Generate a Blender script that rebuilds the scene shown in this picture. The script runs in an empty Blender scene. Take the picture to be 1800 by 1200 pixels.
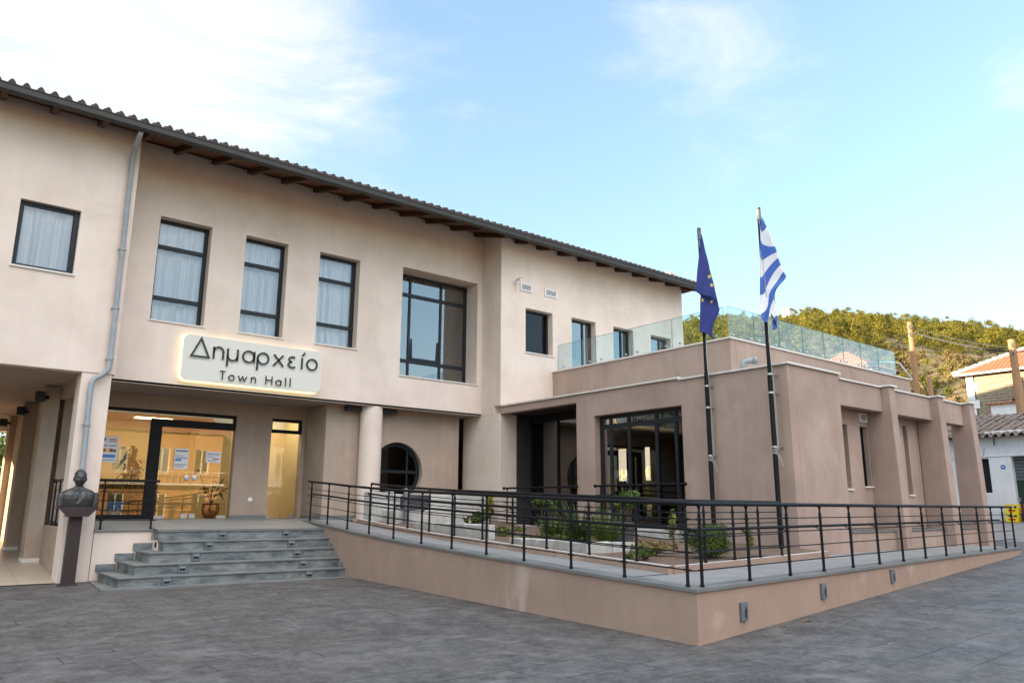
import bpy, bmesh, math, random
from mathutils import Vector, Matrix
R = math.radians
random.seed(7)
sc = bpy.context.scene
col = sc.collection

# ---------------------------------------------------------------- camera
cam_d = bpy.data.cameras.new("camera"); cam = bpy.data.objects.new("camera", cam_d); col.objects.link(cam)
sc.camera = cam
cam_d.sensor_width = 36.0; cam_d.lens = 26.695; cam_d.clip_end = 3000; cam_d.clip_start = 0.1
EYE = Vector((0, 0, 1.6))
yaw, pitch, roll = 0.681477, 0.213984, 0.0043411
fw = Vector((math.sin(yaw)*math.cos(pitch), math.cos(yaw)*math.cos(pitch), math.sin(pitch)))
rt = Vector((math.cos(yaw), -math.sin(yaw), 0)); up = rt.cross(fw)
r2 = math.cos(roll)*rt + math.sin(roll)*up; u2 = -math.sin(roll)*rt + math.cos(roll)*up
cam.matrix_world = Matrix(((r2.x, u2.x, -fw.x, EYE.x), (r2.y, u2.y, -fw.y, EYE.y), (r2.z, u2.z, -fw.z, EYE.z), (0, 0, 0, 1)))

# ---------------------------------------------------------------- sky, sun, exposure
SUN_AZ, SUN_EL = R(-64), R(7)            # azimuth from +Y towards +X
SKY_STRENGTH, SUN_STRENGTH, EXPOSURE = 0.15, 3.0, 2.75
world = bpy.data.worlds.new("World"); sc.world = world; world.use_nodes = True
def N(nt, t, **kw):
    n = nt.nodes.new(t)
    for k, v in kw.items():
        if k == 'i':
            for a, b in v.items(): n.inputs[a].default_value = b
        else: setattr(n, k, v)
    return n
nt = world.node_tree; nt.nodes.clear(); L = nt.links.new
out = N(nt, 'ShaderNodeOutputWorld'); bg = N(nt, 'ShaderNodeBackground', i={'Strength': SKY_STRENGTH})
sky = N(nt, 'ShaderNodeTexSky', sky_type='NISHITA', sun_disc=False, sun_elevation=SUN_EL, sun_rotation=SUN_AZ,
        air_density=1.0, dust_density=0.25, ozone_density=1.6)
tc = N(nt, 'ShaderNodeTexCoord')
mp = N(nt, 'ShaderNodeMapping'); mp.inputs['Scale'].default_value = (1.6, 2.6, 5.5); mp.inputs['Rotation'].default_value = (0.2, 0.3, 0.5)
L(tc.outputs['Generated'], mp.inputs['Vector'])
cn = N(nt, 'ShaderNodeTexNoise', i={'Scale': 1.7, 'Detail': 9, 'Roughness': 0.62, 'Distortion': 0.5})
L(mp.outputs[0], cn.inputs['Vector'])
nrm = N(nt, 'ShaderNodeVectorMath', operation='NORMALIZE'); L(tc.outputs['Generated'], nrm.inputs[0])
def bank(d, c0, c1, amt):                    # soft mask for clouds and the added fill, round a direction of the sky
    dt = N(nt, 'ShaderNodeVectorMath', operation='DOT_PRODUCT'); dt.inputs[1].default_value = Vector(d).normalized(); L(nrm.outputs[0], dt.inputs[0])
    ms = N(nt, 'ShaderNodeMapRange', interpolation_type='SMOOTHSTEP'); L(dt.outputs['Value'], ms.inputs['Value'])
    for k, v in zip(('From Min', 'From Max', 'To Min', 'To Max'), (c0, c1, 0.0, amt)): ms.inputs[k].default_value = v
    return ms.outputs[0]
def plus(a, b):
    n = N(nt, 'ShaderNodeMath', operation='ADD'); L(a, n.inputs[0]); L(b, n.inputs[1]); return n.outputs[0]
# bright cloud round the low sun, and thin wisps high up
cover = plus(cn.outputs['Fac'], bank((-0.22, 0.86, 0.44), 0.73, 1.0, 0.50))
for d, c0, amt in (((0.62, 0.53, 0.58), 0.975, 0.075), ((0.69, 0.44, 0.57), 0.98, 0.07), ((0.87, 0.20, 0.455), 0.997, 0.15), ((0.36, 0.80, 0.47), 0.96, 0.08)): cover = plus(cover, bank(d, c0, 0.9995, amt))
cr = N(nt, 'ShaderNodeMapRange', interpolation_type='SMOOTHSTEP'); L(cover, cr.inputs['Value'])
for k, v in zip(('From Min', 'From Max', 'To Min', 'To Max'), (0.56, 1.22, 0.0, 1.0)): cr.inputs[k].default_value = v
mx = N(nt, 'ShaderNodeMix', data_type='RGBA'); L(cr.outputs[0], mx.inputs['Factor'])
mx.inputs['B'].default_value = (1.45, 1.33, 1.17, 1)
gain = N(nt, 'ShaderNodeMix', data_type='RGBA', blend_type='MULTIPLY', i={'Factor': 1.0}); gain.inputs['B'].default_value = (0.645, 0.71, 0.77, 1)
gm = N(nt, 'ShaderNodeGamma', i={'Gamma': 0.66}); L(sky.outputs[0], gm.inputs[0]); L(gm.outputs[0], gain.inputs['A']); L(gain.outputs['Result'], mx.inputs['A'])
# bright patch added to the unseen sky behind the camera, to lift the shaded fronts
sky_fill = bank((-0.15, -0.47, 0.87), 0.60, 0.95, 1.0); mo = N(nt, 'ShaderNodeMix', data_type='RGBA'); L(sky_fill, mo.inputs['Factor']); L(mx.outputs['Result'], mo.inputs['A']); mo.inputs['B'].default_value = (3.75, 3.7, 3.75, 1)
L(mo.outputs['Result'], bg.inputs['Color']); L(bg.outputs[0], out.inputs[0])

sun_d = bpy.data.lights.new("sun", 'SUN'); sun_d.energy = SUN_STRENGTH; sun_d.angle = R(0.5); sun_d.color = (1.0, 0.80, 0.52)
sun = bpy.data.objects.new("sun", sun_d); col.objects.link(sun)
sdir = Vector((math.sin(SUN_AZ)*math.cos(SUN_EL), math.cos(SUN_AZ)*math.cos(SUN_EL), math.sin(SUN_EL)))
sun.rotation_euler = (-sdir).to_track_quat('-Z', 'Y').to_euler(); sun.location = sdir*60
vs = sc.view_settings
vs.view_transform = 'Standard'; vs.look = 'None'; vs.exposure = EXPOSURE; vs.gamma = 1.0
sc.cycles.max_bounces = 10; sc.cycles.transparent_max_bounces = 16; sc.cycles.use_denoising = True
sc.cycles.caustics_reflective = False; sc.cycles.caustics_refractive = False; sc.cycles.sample_clamp_indirect = 6

# ---------------------------------------------------------------- materials
def mat(name, c1, c2=None, rough=0.8, scale=2.0, stretch=(1, 1, 1), detail=6, bump=0.0, bscale=60, metal=0.0, spec=0.4,
        streak=0.0, c3=None, c3amt=0.5, c3t=0.60, emit=None, estr=0.0, contrast=(0.35, 0.68)):
    m = bpy.data.materials.new(name); m.use_nodes = True
    t = m.node_tree; p = t.nodes['Principled BSDF']; L = t.links.new
    p.inputs['Roughness'].default_value = rough; p.inputs['Metallic'].default_value = metal; p.inputs['Specular IOR Level'].default_value = spec
    p.inputs['Base Color'].default_value = (*c1, 1)
    if emit: p.inputs['Emission Color'].default_value = (*emit, 1); p.inputs['Emission Strength'].default_value = estr
    if c2 is None and not bump: return m
    tc = N(t, 'ShaderNodeTexCoord'); geo = N(t, 'ShaderNodeNewGeometry')
    mp = N(t, 'ShaderNodeMapping'); mp.inputs['Scale'].default_value = stretch; L(geo.outputs['Position'], mp.inputs[0])
    if c2 is not None:
        n = N(t, 'ShaderNodeTexNoise', i={'Scale': scale, 'Detail': detail, 'Roughness': 0.6}); L(mp.outputs[0], n.inputs['Vector'])
        mr = N(t, 'ShaderNodeMapRange', i={'From Min': contrast[0], 'From Max': contrast[1]}); L(n.outputs['Fac'], mr.inputs['Value'])
        mx = N(t, 'ShaderNodeMix', data_type='RGBA'); mx.inputs['A'].default_value = (*c1, 1); mx.inputs['B'].default_value = (*c2, 1)
        L(mr.outputs[0], mx.inputs['Factor']); last = mx.outputs['Result']
        if streak:
            m2 = N(t, 'ShaderNodeMapping'); m2.inputs['Scale'].default_value = (5, 5, 0.35); L(geo.outputs['Position'], m2.inputs[0])
            n2 = N(t, 'ShaderNodeTexNoise', i={'Scale': 1.0, 'Detail': 5, 'Roughness': 0.65}); L(m2.outputs[0], n2.inputs['Vector'])
            r2 = N(t, 'ShaderNodeMapRange', i={'From Min': 0.42, 'From Max': 0.75, 'To Max': streak}); L(n2.outputs['Fac'], r2.inputs['Value'])
            x2 = N(t, 'ShaderNodeMix', data_type='RGBA', blend_type='MULTIPLY'); L(last, x2.inputs['A']); x2.inputs['B'].default_value = (0.72, 0.68, 0.66, 1)
            L(r2.outputs[0], x2.inputs['Factor']); last = x2.outputs['Result']
        if c3 is not None:
            n3 = N(t, 'ShaderNodeTexNoise', i={'Scale': scale*0.45, 'Detail': 8, 'Roughness': 0.7, 'Distortion': 0.6}); L(geo.outputs['Position'], n3.inputs['Vector'])
            r3 = N(t, 'ShaderNodeMapRange', i={'From Min': c3t, 'From Max': c3t+0.10, 'To Max': c3amt}); L(n3.outputs['Fac'], r3.inputs['Value'])
            x3 = N(t, 'ShaderNodeMix', data_type='RGBA'); L(last, x3.inputs['A']); x3.inputs['B'].default_value = (*c3, 1)
            L(r3.outputs[0], x3.inputs['Factor']); last = x3.outputs['Result']
        L(last, p.inputs['Base Color'])
    if bump:
        nb = N(t, 'ShaderNodeTexNoise', i={'Scale': bscale, 'Detail': 4}); L(geo.outputs['Position'], nb.inputs['Vector'])
        bp = N(t, 'ShaderNodeBump', i={'Strength': bump, 'Distance': 0.02}); L(nb.outputs['Fac'], bp.inputs['Height']); L(bp.outputs[0], p.inputs['Normal'])
    return m

def glass(name, tint=(0.9, 0.95, 0.95), ior=1.5, boost=1.0, refl=(1, 1, 1)):
    m = bpy.data.materials.new(name); m.use_nodes = True
    t = m.node_tree; t.nodes.clear(); L = t.links.new
    o = N(t, 'ShaderNodeOutputMaterial'); mx = N(t, 'ShaderNodeMixShader')
    tr = N(t, 'ShaderNodeBsdfTransparent', i={'Color': (*tint, 1)}); gl = N(t, 'ShaderNodeBsdfGlossy', i={'Color': (*refl, 1), 'Roughness': 0.0})
    fr = N(t, 'ShaderNodeFresnel', i={'IOR': ior}); ml = N(t, 'ShaderNodeMath', operation='MULTIPLY', use_clamp=True); ml.inputs[1].default_value = boost
    L(fr.outputs[0], ml.inputs[0]); L(ml.outputs[0], mx.inputs[0]); L(tr.outputs[0], mx.inputs[1]); L(gl.outputs[0], mx.inputs[2]); L(mx.outputs[0], o.inputs[0])
    return m

def leaf(name, c1, c2, trans=0.25):
    m = bpy.data.materials.new(name); m.use_nodes = True
    t = m.node_tree; p = t.nodes['Principled BSDF']; L = t.links.new
    oi = N(t, 'ShaderNodeObjectInfo'); geo = N(t, 'ShaderNodeNewGeometry')
    n = N(t, 'ShaderNodeTexNoise', i={'Scale': 0.9, 'Detail': 3}); L(geo.outputs['Position'], n.inputs['Vector'])
    a = N(t, 'ShaderNodeMath', operation='MULTIPLY_ADD'); a.inputs[1].default_value = 0.55; L(oi.outputs['Random'], a.inputs[0])
    r = N(t, 'ShaderNodeMapRange', i={'From Min': 0.3, 'From Max': 0.7, 'To Max': 0.5}); L(n.outputs['Fac'], r.inputs[0]); L(r.outputs[0], a.inputs[2])
    mx = N(t, 'ShaderNodeMix', data_type='RGBA'); mx.inputs['A'].default_value = (*c1, 1); mx.inputs['B'].default_value = (*c2, 1)
    L(a.outputs[0], mx.inputs['Factor']); L(mx.outputs['Result'], p.inputs['Base Color'])
    p.inputs['Roughness'].default_value = 0.6; p.inputs['Specular IOR Level'].default_value = 0.25
    td = N(t, 'ShaderNodeBsdfTranslucent'); L(mx.outputs['Result'], td.inputs['Color'])
    ms = N(t, 'ShaderNodeMixShader', i={0: trans}); o = t.nodes['Material Output']
    L(p.outputs[0], ms.inputs[1]); L(td.outputs[0], ms.inputs[2]); L(ms.outputs[0], o.inputs[0])
    return m

def pattern(name, kind, c1, c2, cm, scale=(1, 1, 1), bw=0.5, bh=0.25, mortar=0.02, bump=0.4, rough=0.8, axis='XY', noise=None, namt=0.6, off=0.5, spec=0.4):
    """brick-type pattern laid out in world space on the plane of the surface"""
    m = bpy.data.materials.new(name); m.use_nodes = True
    t = m.node_tree; p = t.nodes['Principled BSDF']; L = t.links.new
    p.inputs['Roughness'].default_value = rough; p.inputs['Specular IOR Level'].default_value = spec
    geo = N(t, 'ShaderNodeNewGeometry'); sp = N(t, 'ShaderNodeSeparateXYZ'); cb = N(t, 'ShaderNodeCombineXYZ'); L(geo.outputs['Position'], sp.inputs[0])
    wn = N(t, 'ShaderNodeTexNoise', i={'Scale': 1.5, 'Detail': 3}); L(geo.outputs['Position'], wn.inputs['Vector'])
    L(sp.outputs[axis[0]], cb.inputs[0]); L(sp.outputs[axis[1]], cb.inputs[1])
    wv = N(t, 'ShaderNodeVectorMath', operation='SCALE'); wv.inputs['Scale'].default_value = 0.05 if kind == 'rough' else 0.012
    L(wn.outputs['Color'], wv.inputs[0]); va = N(t, 'ShaderNodeVectorMath', operation='ADD'); L(cb.outputs[0], va.inputs[0]); L(wv.outputs[0], va.inputs[1])
    b = N(t, 'ShaderNodeTexBrick', i={'Scale': 1.0, 'Mortar Size': mortar, 'Brick Width': bw, 'Row Height': bh, 'Bias': 0.0}); b.offset = off
    b.inputs['Color1'].default_value = (*c1, 1); b.inputs['Color2'].default_value = (*c2, 1); b.inputs['Mortar'].default_value = (*cm, 1)
    L(va.outputs[0], b.inputs['Vector']); last = b.outputs['Color']
    if kind == 'faded':                         # joints worn away in places
        wn.inputs['Scale'].default_value = 0.8; wv.inputs['Scale'].default_value = 0.10; b.inputs['Mortar'].default_value = (*c1, 1)
        jn = N(t, 'ShaderNodeTexNoise', i={'Scale': 0.9, 'Detail': 4}); L(geo.outputs['Position'], jn.inputs['Vector']); jr = N(t, 'ShaderNodeMapRange', i={'From Min': 0.44, 'From Max': 0.60}); L(jn.outputs['Fac'], jr.inputs[0])
        jm = N(t, 'ShaderNodeMath', operation='MULTIPLY'); L(jr.outputs[0], jm.inputs[0]); L(b.outputs['Fac'], jm.inputs[1])
    n = N(t, 'ShaderNodeTexNoise', i={'Scale': 1.1, 'Detail': 9, 'Roughness': 0.68, 'Distortion': 0.4}); L(geo.outputs['Position'], n.inputs['Vector'])
    if noise:
        for sc_, c_, am in noise:
            nn = N(t, 'ShaderNodeTexNoise', i={'Scale': sc_, 'Detail': 8, 'Roughness': 0.65, 'Distortion': 0.5}); L(geo.outputs['Position'], nn.inputs['Vector'])
            r = N(t, 'ShaderNodeMapRange', i={'From Min': 0.45, 'From Max': 0.68, 'To Max': am}); L(nn.outputs['Fac'], r.inputs[0])
            x = N(t, 'ShaderNodeMix', data_type='RGBA'); L(last, x.inputs['A']); x.inputs['B'].default_value = (*c_, 1); L(r.outputs[0], x.inputs['Factor']); last = x.outputs['Result']
    if kind == 'faded':
        x = N(t, 'ShaderNodeMix', data_type='RGBA'); L(last, x.inputs['A']); x.inputs['B'].default_value = (*cm, 1); L(jm.outputs[0], x.inputs['Factor']); last = x.outputs['Result']
    L(last, p.inputs['Base Color'])
    nb = N(t, 'ShaderNodeTexNoise', i={'Scale': 18, 'Detail': 6}); L(geo.outputs['Position'], nb.inputs['Vector'])
    hh = N(t, 'ShaderNodeMath', operation='MULTIPLY_ADD'); hh.inputs[1].default_value = -0.8; L(b.outputs['Fac'], hh.inputs[0]); L(nb.outputs['Fac'], hh.inputs[2])
    bp = N(t, 'ShaderNodeBump', i={'Strength': bump, 'Distance': 0.02}); L(hh.outputs[0], bp.inputs['Height']); L(bp.outputs[0], p.inputs['Normal'])
    return m

M = {}
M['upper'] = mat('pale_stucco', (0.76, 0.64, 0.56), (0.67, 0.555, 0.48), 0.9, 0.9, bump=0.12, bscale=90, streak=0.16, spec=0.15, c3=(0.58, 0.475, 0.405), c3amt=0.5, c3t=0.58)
M['wing'] = mat('brown_stucco', (0.415, 0.308, 0.256), (0.335, 0.246, 0.204), 0.9, 1.0, bump=0.12, bscale=80, streak=0.35, spec=0.15, c3=(0.48, 0.38, 0.31), c3amt=0.45, c3t=0.57)
M['salmon'] = mat('salmon_paint', (0.37, 0.262, 0.205), (0.32, 0.225, 0.175), 0.85, 1.3, bump=0.12, bscale=70, streak=0.25, spec=0.15, c3=(0.47, 0.375, 0.315), c3amt=0.7, c3t=0.56)
M['cap'] = mat('pale_marble_cap', (0.70, 0.66, 0.60), (0.60, 0.56, 0.52), 0.6, 5)
M['slate'] = mat('grey_slate', (0.07, 0.085, 0.095), (0.24, 0.255, 0.25), 0.55, 2.2, stretch=(1, 1, 2.5), detail=8, bump=0.25, bscale=25, c3=(0.36, 0.35, 0.31), c3amt=0.4)
M['slate_tread'] = mat('slate_tread', (0.13, 0.137, 0.137), (0.19, 0.195, 0.19), 0.55, 1.8, detail=8, bump=0.15, bscale=30)
M['floor'] = mat('porch_floor', (0.24, 0.235, 0.225), (0.19, 0.19, 0.185), 0.45, 1.5, bump=0.05)
M['rampfloor'] = mat('ramp_concrete', (0.25, 0.25, 0.245), (0.19, 0.195, 0.195), 0.75, 2.2, bump=0.2, bscale=120, c3=(0.40, 0.39, 0.37), c3amt=0.3)
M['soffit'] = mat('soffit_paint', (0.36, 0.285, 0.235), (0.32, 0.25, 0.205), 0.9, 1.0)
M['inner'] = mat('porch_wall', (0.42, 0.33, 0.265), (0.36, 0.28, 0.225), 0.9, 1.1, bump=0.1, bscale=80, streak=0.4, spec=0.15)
M['wood'] = mat('eave_boards', (0.15, 0.058, 0.02), (0.10, 0.036, 0.013), 0.6, 4, stretch=(6, 0.6, 1), detail=8)
M['rafter'] = mat('rafter_wood', (0.085, 0.033, 0.013), (0.055, 0.022, 0.009), 0.6, 6)
M['gutter'] = mat('grey_gutter_metal', (0.034, 0.031, 0.028), (0.045, 0.042, 0.038), 0.5, 3, spec=0.3)
M['pipe'] = mat('grey_plastic_pipe', (0.33, 0.35, 0.37), (0.27, 0.29, 0.31), 0.45, 4)
M['tile'] = mat('dark_roof_tile', (0.075, 0.04, 0.032), (0.045, 0.028, 0.024), 0.8, 5, bump=0.2)
M['frame'] = mat('anthracite_frame', (0.014, 0.018, 0.023), None, 0.4, spec=0.3)
M['black'] = mat('black_metal', (0.008, 0.008, 0.010), (0.012, 0.012, 0.014), 0.5, 6, spec=0.15)
M['glass'] = glass('window_glass', (0.96, 0.98, 0.99), 1.5, 4.0)
M['glassbay'] = glass('bay_glass', (0.16, 0.17, 0.18), 1.45, 0.45)
M['glassblack'] = glass('recess_glass', (0.05, 0.05, 0.05), 1.45, 0.12)
M['glassdark'] = glass('dark_window_glass', (0.30, 0.34, 0.36), 1.45, 1.0)
M['glassblue'] = glass('mirror_window_glass', (0.35, 0.42, 0.46), 1.9, 2.6)
M['glassdoor'] = glass('door_glass', (0.92, 0.90, 0.84), 1.5, 3.0, (1, 0.94, 0.84))
M['glassclear'] = glass('clear_door_glass', (0.95, 0.94, 0.9), 1.5, 1.0)
M['glassrail'] = glass('balustrade_glass', (0.74, 0.92, 0.97), 1.5, 1.7)
M['glassedge'] = mat('glass_edge', (0.10, 0.20, 0.18), None, 0.2)
M['curtain'] = mat('white_curtain', (0.88, 0.90, 0.93), (0.84, 0.86, 0.90), 0.9, 3)
M['white'] = mat('white_paint', (0.78, 0.77, 0.75), (0.70, 0.69, 0.67), 0.7, 2)
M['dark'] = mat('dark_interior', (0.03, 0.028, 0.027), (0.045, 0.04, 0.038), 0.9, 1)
M['room'] = mat('lobby_paint', (0.80, 0.69, 0.46), (0.76, 0.65, 0.42), 0.85, 1)
M['roomfloor'] = mat('lobby_floor', (0.48, 0.36, 0.20), (0.42, 0.31, 0.17), 0.3, 2)
M['ceil'] = mat('lobby_ceiling', (0.66, 0.56, 0.34), None, 0.9)
M['panel'] = mat('light_panel', (1, 1, 1), None, emit=(1.0, 0.86, 0.58), estr=1.9)
M['steel'] = mat('brushed_steel', (0.55, 0.55, 0.54), (0.45, 0.45, 0.45), 0.35, 20, metal=0.9)
M['greybox'] = mat('grey_cast_lamp', (0.10, 0.115, 0.13), (0.14, 0.155, 0.17), 0.5, 9)
M['bronze'] = mat('dark_bronze', (0.055, 0.055, 0.058), (0.085, 0.082, 0.08), 0.42, 14, metal=0.55, bump=0.15, bscale=90)
M['rust'] = mat('rusted_steel', (0.05, 0.032, 0.028), (0.035, 0.03, 0.032), 0.6, 8, metal=0.3)
M['signboard'] = mat('cream_sign_face', (0.66, 0.637, 0.58), None, 0.5)
M['glow'] = mat('sign_glow', (1, 0.9, 0.6), None, emit=(1.0, 0.88, 0.45), estr=0.2)
M['letter'] = mat('slate_blue_letter', (0.02, 0.035, 0.045), None, 0.4)
M['letterhalo'] = mat('letter_edge', (1, 0.95, 0.8), None, emit=(1.0, 0.92, 0.7), estr=0.05)
M['orange'] = mat('varnished_wood_door', (0.36, 0.15, 0.045), (0.26, 0.10, 0.03), 0.4, 5, stretch=(3, 3, 0.4))
M['terracotta'] = mat('terracotta', (0.34, 0.11, 0.045), (0.28, 0.09, 0.035), 0.7, 9)
M['leaf'] = leaf('plant_leaf', (0.035, 0.075, 0.015), (0.10, 0.14, 0.025))
M['leafy'] = leaf('yellow_leaf', (0.20, 0.22, 0.02), (0.34, 0.30, 0.04))
M['leafv'] = leaf('variegated_leaf', (0.12, 0.16, 0.03), (0.42, 0.40, 0.12))
M['cypress'] = leaf('cypress_leaf', (0.05, 0.09, 0.015), (0.11, 0.15, 0.03))
M['red'] = mat('red_petal', (0.45, 0.01, 0.02), None, 0.6)
M['pink'] = mat('pink_petal', (0.50, 0.12, 0.22), None, 0.6)
M['soil'] = mat('garden_soil', (0.10, 0.065, 0.045), (0.17, 0.12, 0.085), 1.0, 6, bump=0.8, bscale=30)
M['concrete'] = mat('rough_white_concrete', (0.50, 0.49, 0.46), (0.36, 0.35, 0.33), 0.9, 5, bump=0.5, bscale=18, c3=(0.24, 0.22, 0.20), c3amt=0.5)
M['whitewash'] = mat('whitewash', (0.72, 0.74, 0.76), (0.64, 0.66, 0.68), 0.9, 1.2, bump=0.2, bscale=20, streak=0.35, spec=0.1)
M['bark'] = mat('bark', (0.16, 0.10, 0.06), (0.10, 0.065, 0.04), 0.95, 8)
M['pole'] = mat('weathered_pole_wood', (0.36, 0.21, 0.11), (0.27, 0.15, 0.08), 0.85, 4, stretch=(6, 6, 0.5))
M['rope'] = mat('white_rope', (0.45, 0.45, 0.44), None, 0.9)
M['yellow'] = mat('yellow_plastic', (0.78, 0.58, 0.01), None, 0.45)
M['redplastic'] = mat('red_plastic', (0.50, 0.015, 0.015), None, 0.45)
M['green_door'] = mat('dark_green_door', (0.012, 0.035, 0.026), (0.018, 0.045, 0.033), 0.5, 4)
M['blue'] = mat('blue_enamel', (0.03, 0.16, 0.50), None, 0.4)
M['bag'] = mat('blue_bag', (0.06, 0.22, 0.55), None, 0.4)
M['paper'] = mat('paper', (0.75, 0.75, 0.76), None, 0.8)
M['ink'] = mat('dark_ink', (0.05, 0.06, 0.10), None, 0.8)
M['cushion'] = mat('dark_grey_plastic', (0.055, 0.055, 0.06), (0.07, 0.07, 0.075), 0.7, 5)
M['brickred'] = pattern('old_red_brick', 'fine', (0.36, 0.16, 0.11), (0.27, 0.11, 0.08), (0.42, 0.38, 0.33), bw=0.22, bh=0.075, mortar=0.012, axis='YZ')
M['masonry'] = pattern('rubble_masonry', 'rough', (0.25, 0.20, 0.145), (0.17, 0.135, 0.10), (0.32, 0.275, 0.21), bw=0.55, bh=0.17, mortar=0.035, bump=0.8, axis='YZ',
                       noise=[(1.6, (0.34, 0.285, 0.20), 0.6), (7.0, (0.16, 0.13, 0.10), 0.45)])
M['newtile'] = pattern('orange_roof_tiles', 'fine', (0.46, 0.15, 0.065), (0.37, 0.11, 0.05), (0.20, 0.06, 0.03), bw=0.24, bh=0.36, mortar=0.035, bump=1.0, axis='YX', off=0.0)
M['oldtile'] = mat('old_grey_tile', (0.20, 0.155, 0.13), (0.10, 0.08, 0.07), 0.95, 5.5, bump=0.5, bscale=20, c3=(0.30, 0.12, 0.08), c3amt=0.7)
M['plaza'] = pattern('stamped_concrete', 'faded', (0.080, 0.079, 0.078), (0.072, 0.071, 0.071), (0.022, 0.020, 0.020), bw=1.15, bh=0.58, mortar=0.010, bump=0.45, rough=0.58,
                     noise=[(0.5, (0.034, 0.032, 0.033), 0.9), (1.6, (0.18, 0.178, 0.176), 0.8), (0.8, (0.092, 0.076, 0.060), 0.55), (3.5, (0.034, 0.033, 0.034), 0.8), (9.0, (0.17, 0.165, 0.16), 0.45), (22.0, (0.03, 0.03, 0.03), 0.4)], spec=0.5)
M['asphalt'] = mat('pale_worn_asphalt', (0.20, 0.20, 0.20), (0.15, 0.15, 0.15), 0.9, 2, bump=0.3)
M['passage'] = pattern('passage_tiles', 'fine', (0.50, 0.42, 0.33), (0.47, 0.39, 0.31), (0.30, 0.25, 0.20), bw=1.2, bh=1.2, mortar=0.008, bump=0.05, rough=0.35, off=0.0)
M['hill'] = mat('dry_hillside', (0.20, 0.135, 0.06), (0.10, 0.095, 0.03), 1.0, 0.09, detail=10, c3=(0.26, 0.19, 0.11), c3amt=0.8, bump=0.0)
M['pine'] = leaf('pine_needles', (0.035, 0.05, 0.008), (0.20, 0.165, 0.012), 0.12)
M['pine2'] = leaf('far_pine_needles', (0.022, 0.036, 0.007), (0.17, 0.145, 0.012), 0.1)
M['pine2'].node_tree.nodes['Noise Texture'].inputs['Scale'].default_value = 0.16
M['scrub'] = leaf('dry_scrub', (0.17, 0.095, 0.055), (0.15, 0.13, 0.035), 0.15)
M['ochre'] = mat('ochre_facade', (0.52, 0.30, 0.14), (0.46, 0.26, 0.12), 0.9, 1)
M['eublue'] = mat('blue_flag_cloth', (0.032, 0.045, 0.20), (0.027, 0.038, 0.17), 0.85, 4)
M['gold'] = mat('yellow_star_cloth', (0.72, 0.52, 0.06), None, 0.8)
M['neon'] = mat('green_neon', (0.02, 0.5, 0.15), None, emit=(0.02, 1.0, 0.22), estr=0.5)
M['lamplit'] = mat('lit_lamp', (1, 0.8, 0.5), None, emit=(1.0, 0.75, 0.35), estr=0.8)
m = bpy.data.materials.new('striped_flag_cloth'); m.use_nodes = True
t = m.node_tree; at_ = N(t, 'ShaderNodeAttribute', attribute_name='stripe'); fl = N(t, 'ShaderNodeMath', operation='MODULO'); fl.inputs[1].default_value = 2.0
gt = N(t, 'ShaderNodeMath', operation='GREATER_THAN'); gt.inputs[1].default_value = 1.0; mxx = N(t, 'ShaderNodeMix', data_type='RGBA')
mxx.inputs['A'].default_value = (0.06, 0.14, 0.46, 1); mxx.inputs['B'].default_value = (0.74, 0.75, 0.78, 1)
t.links.new(at_.outputs['Fac'], fl.inputs[0]); t.links.new(fl.outputs[0], gt.inputs[0]); t.links.new(gt.outputs[0], mxx.inputs['Factor'])
t.links.new(mxx.outputs['Result'], t.nodes['Principled BSDF'].inputs['Base Color']); t.nodes['Principled BSDF'].inputs['Roughness'].default_value = 0.85
M['stripes'] = m

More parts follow.
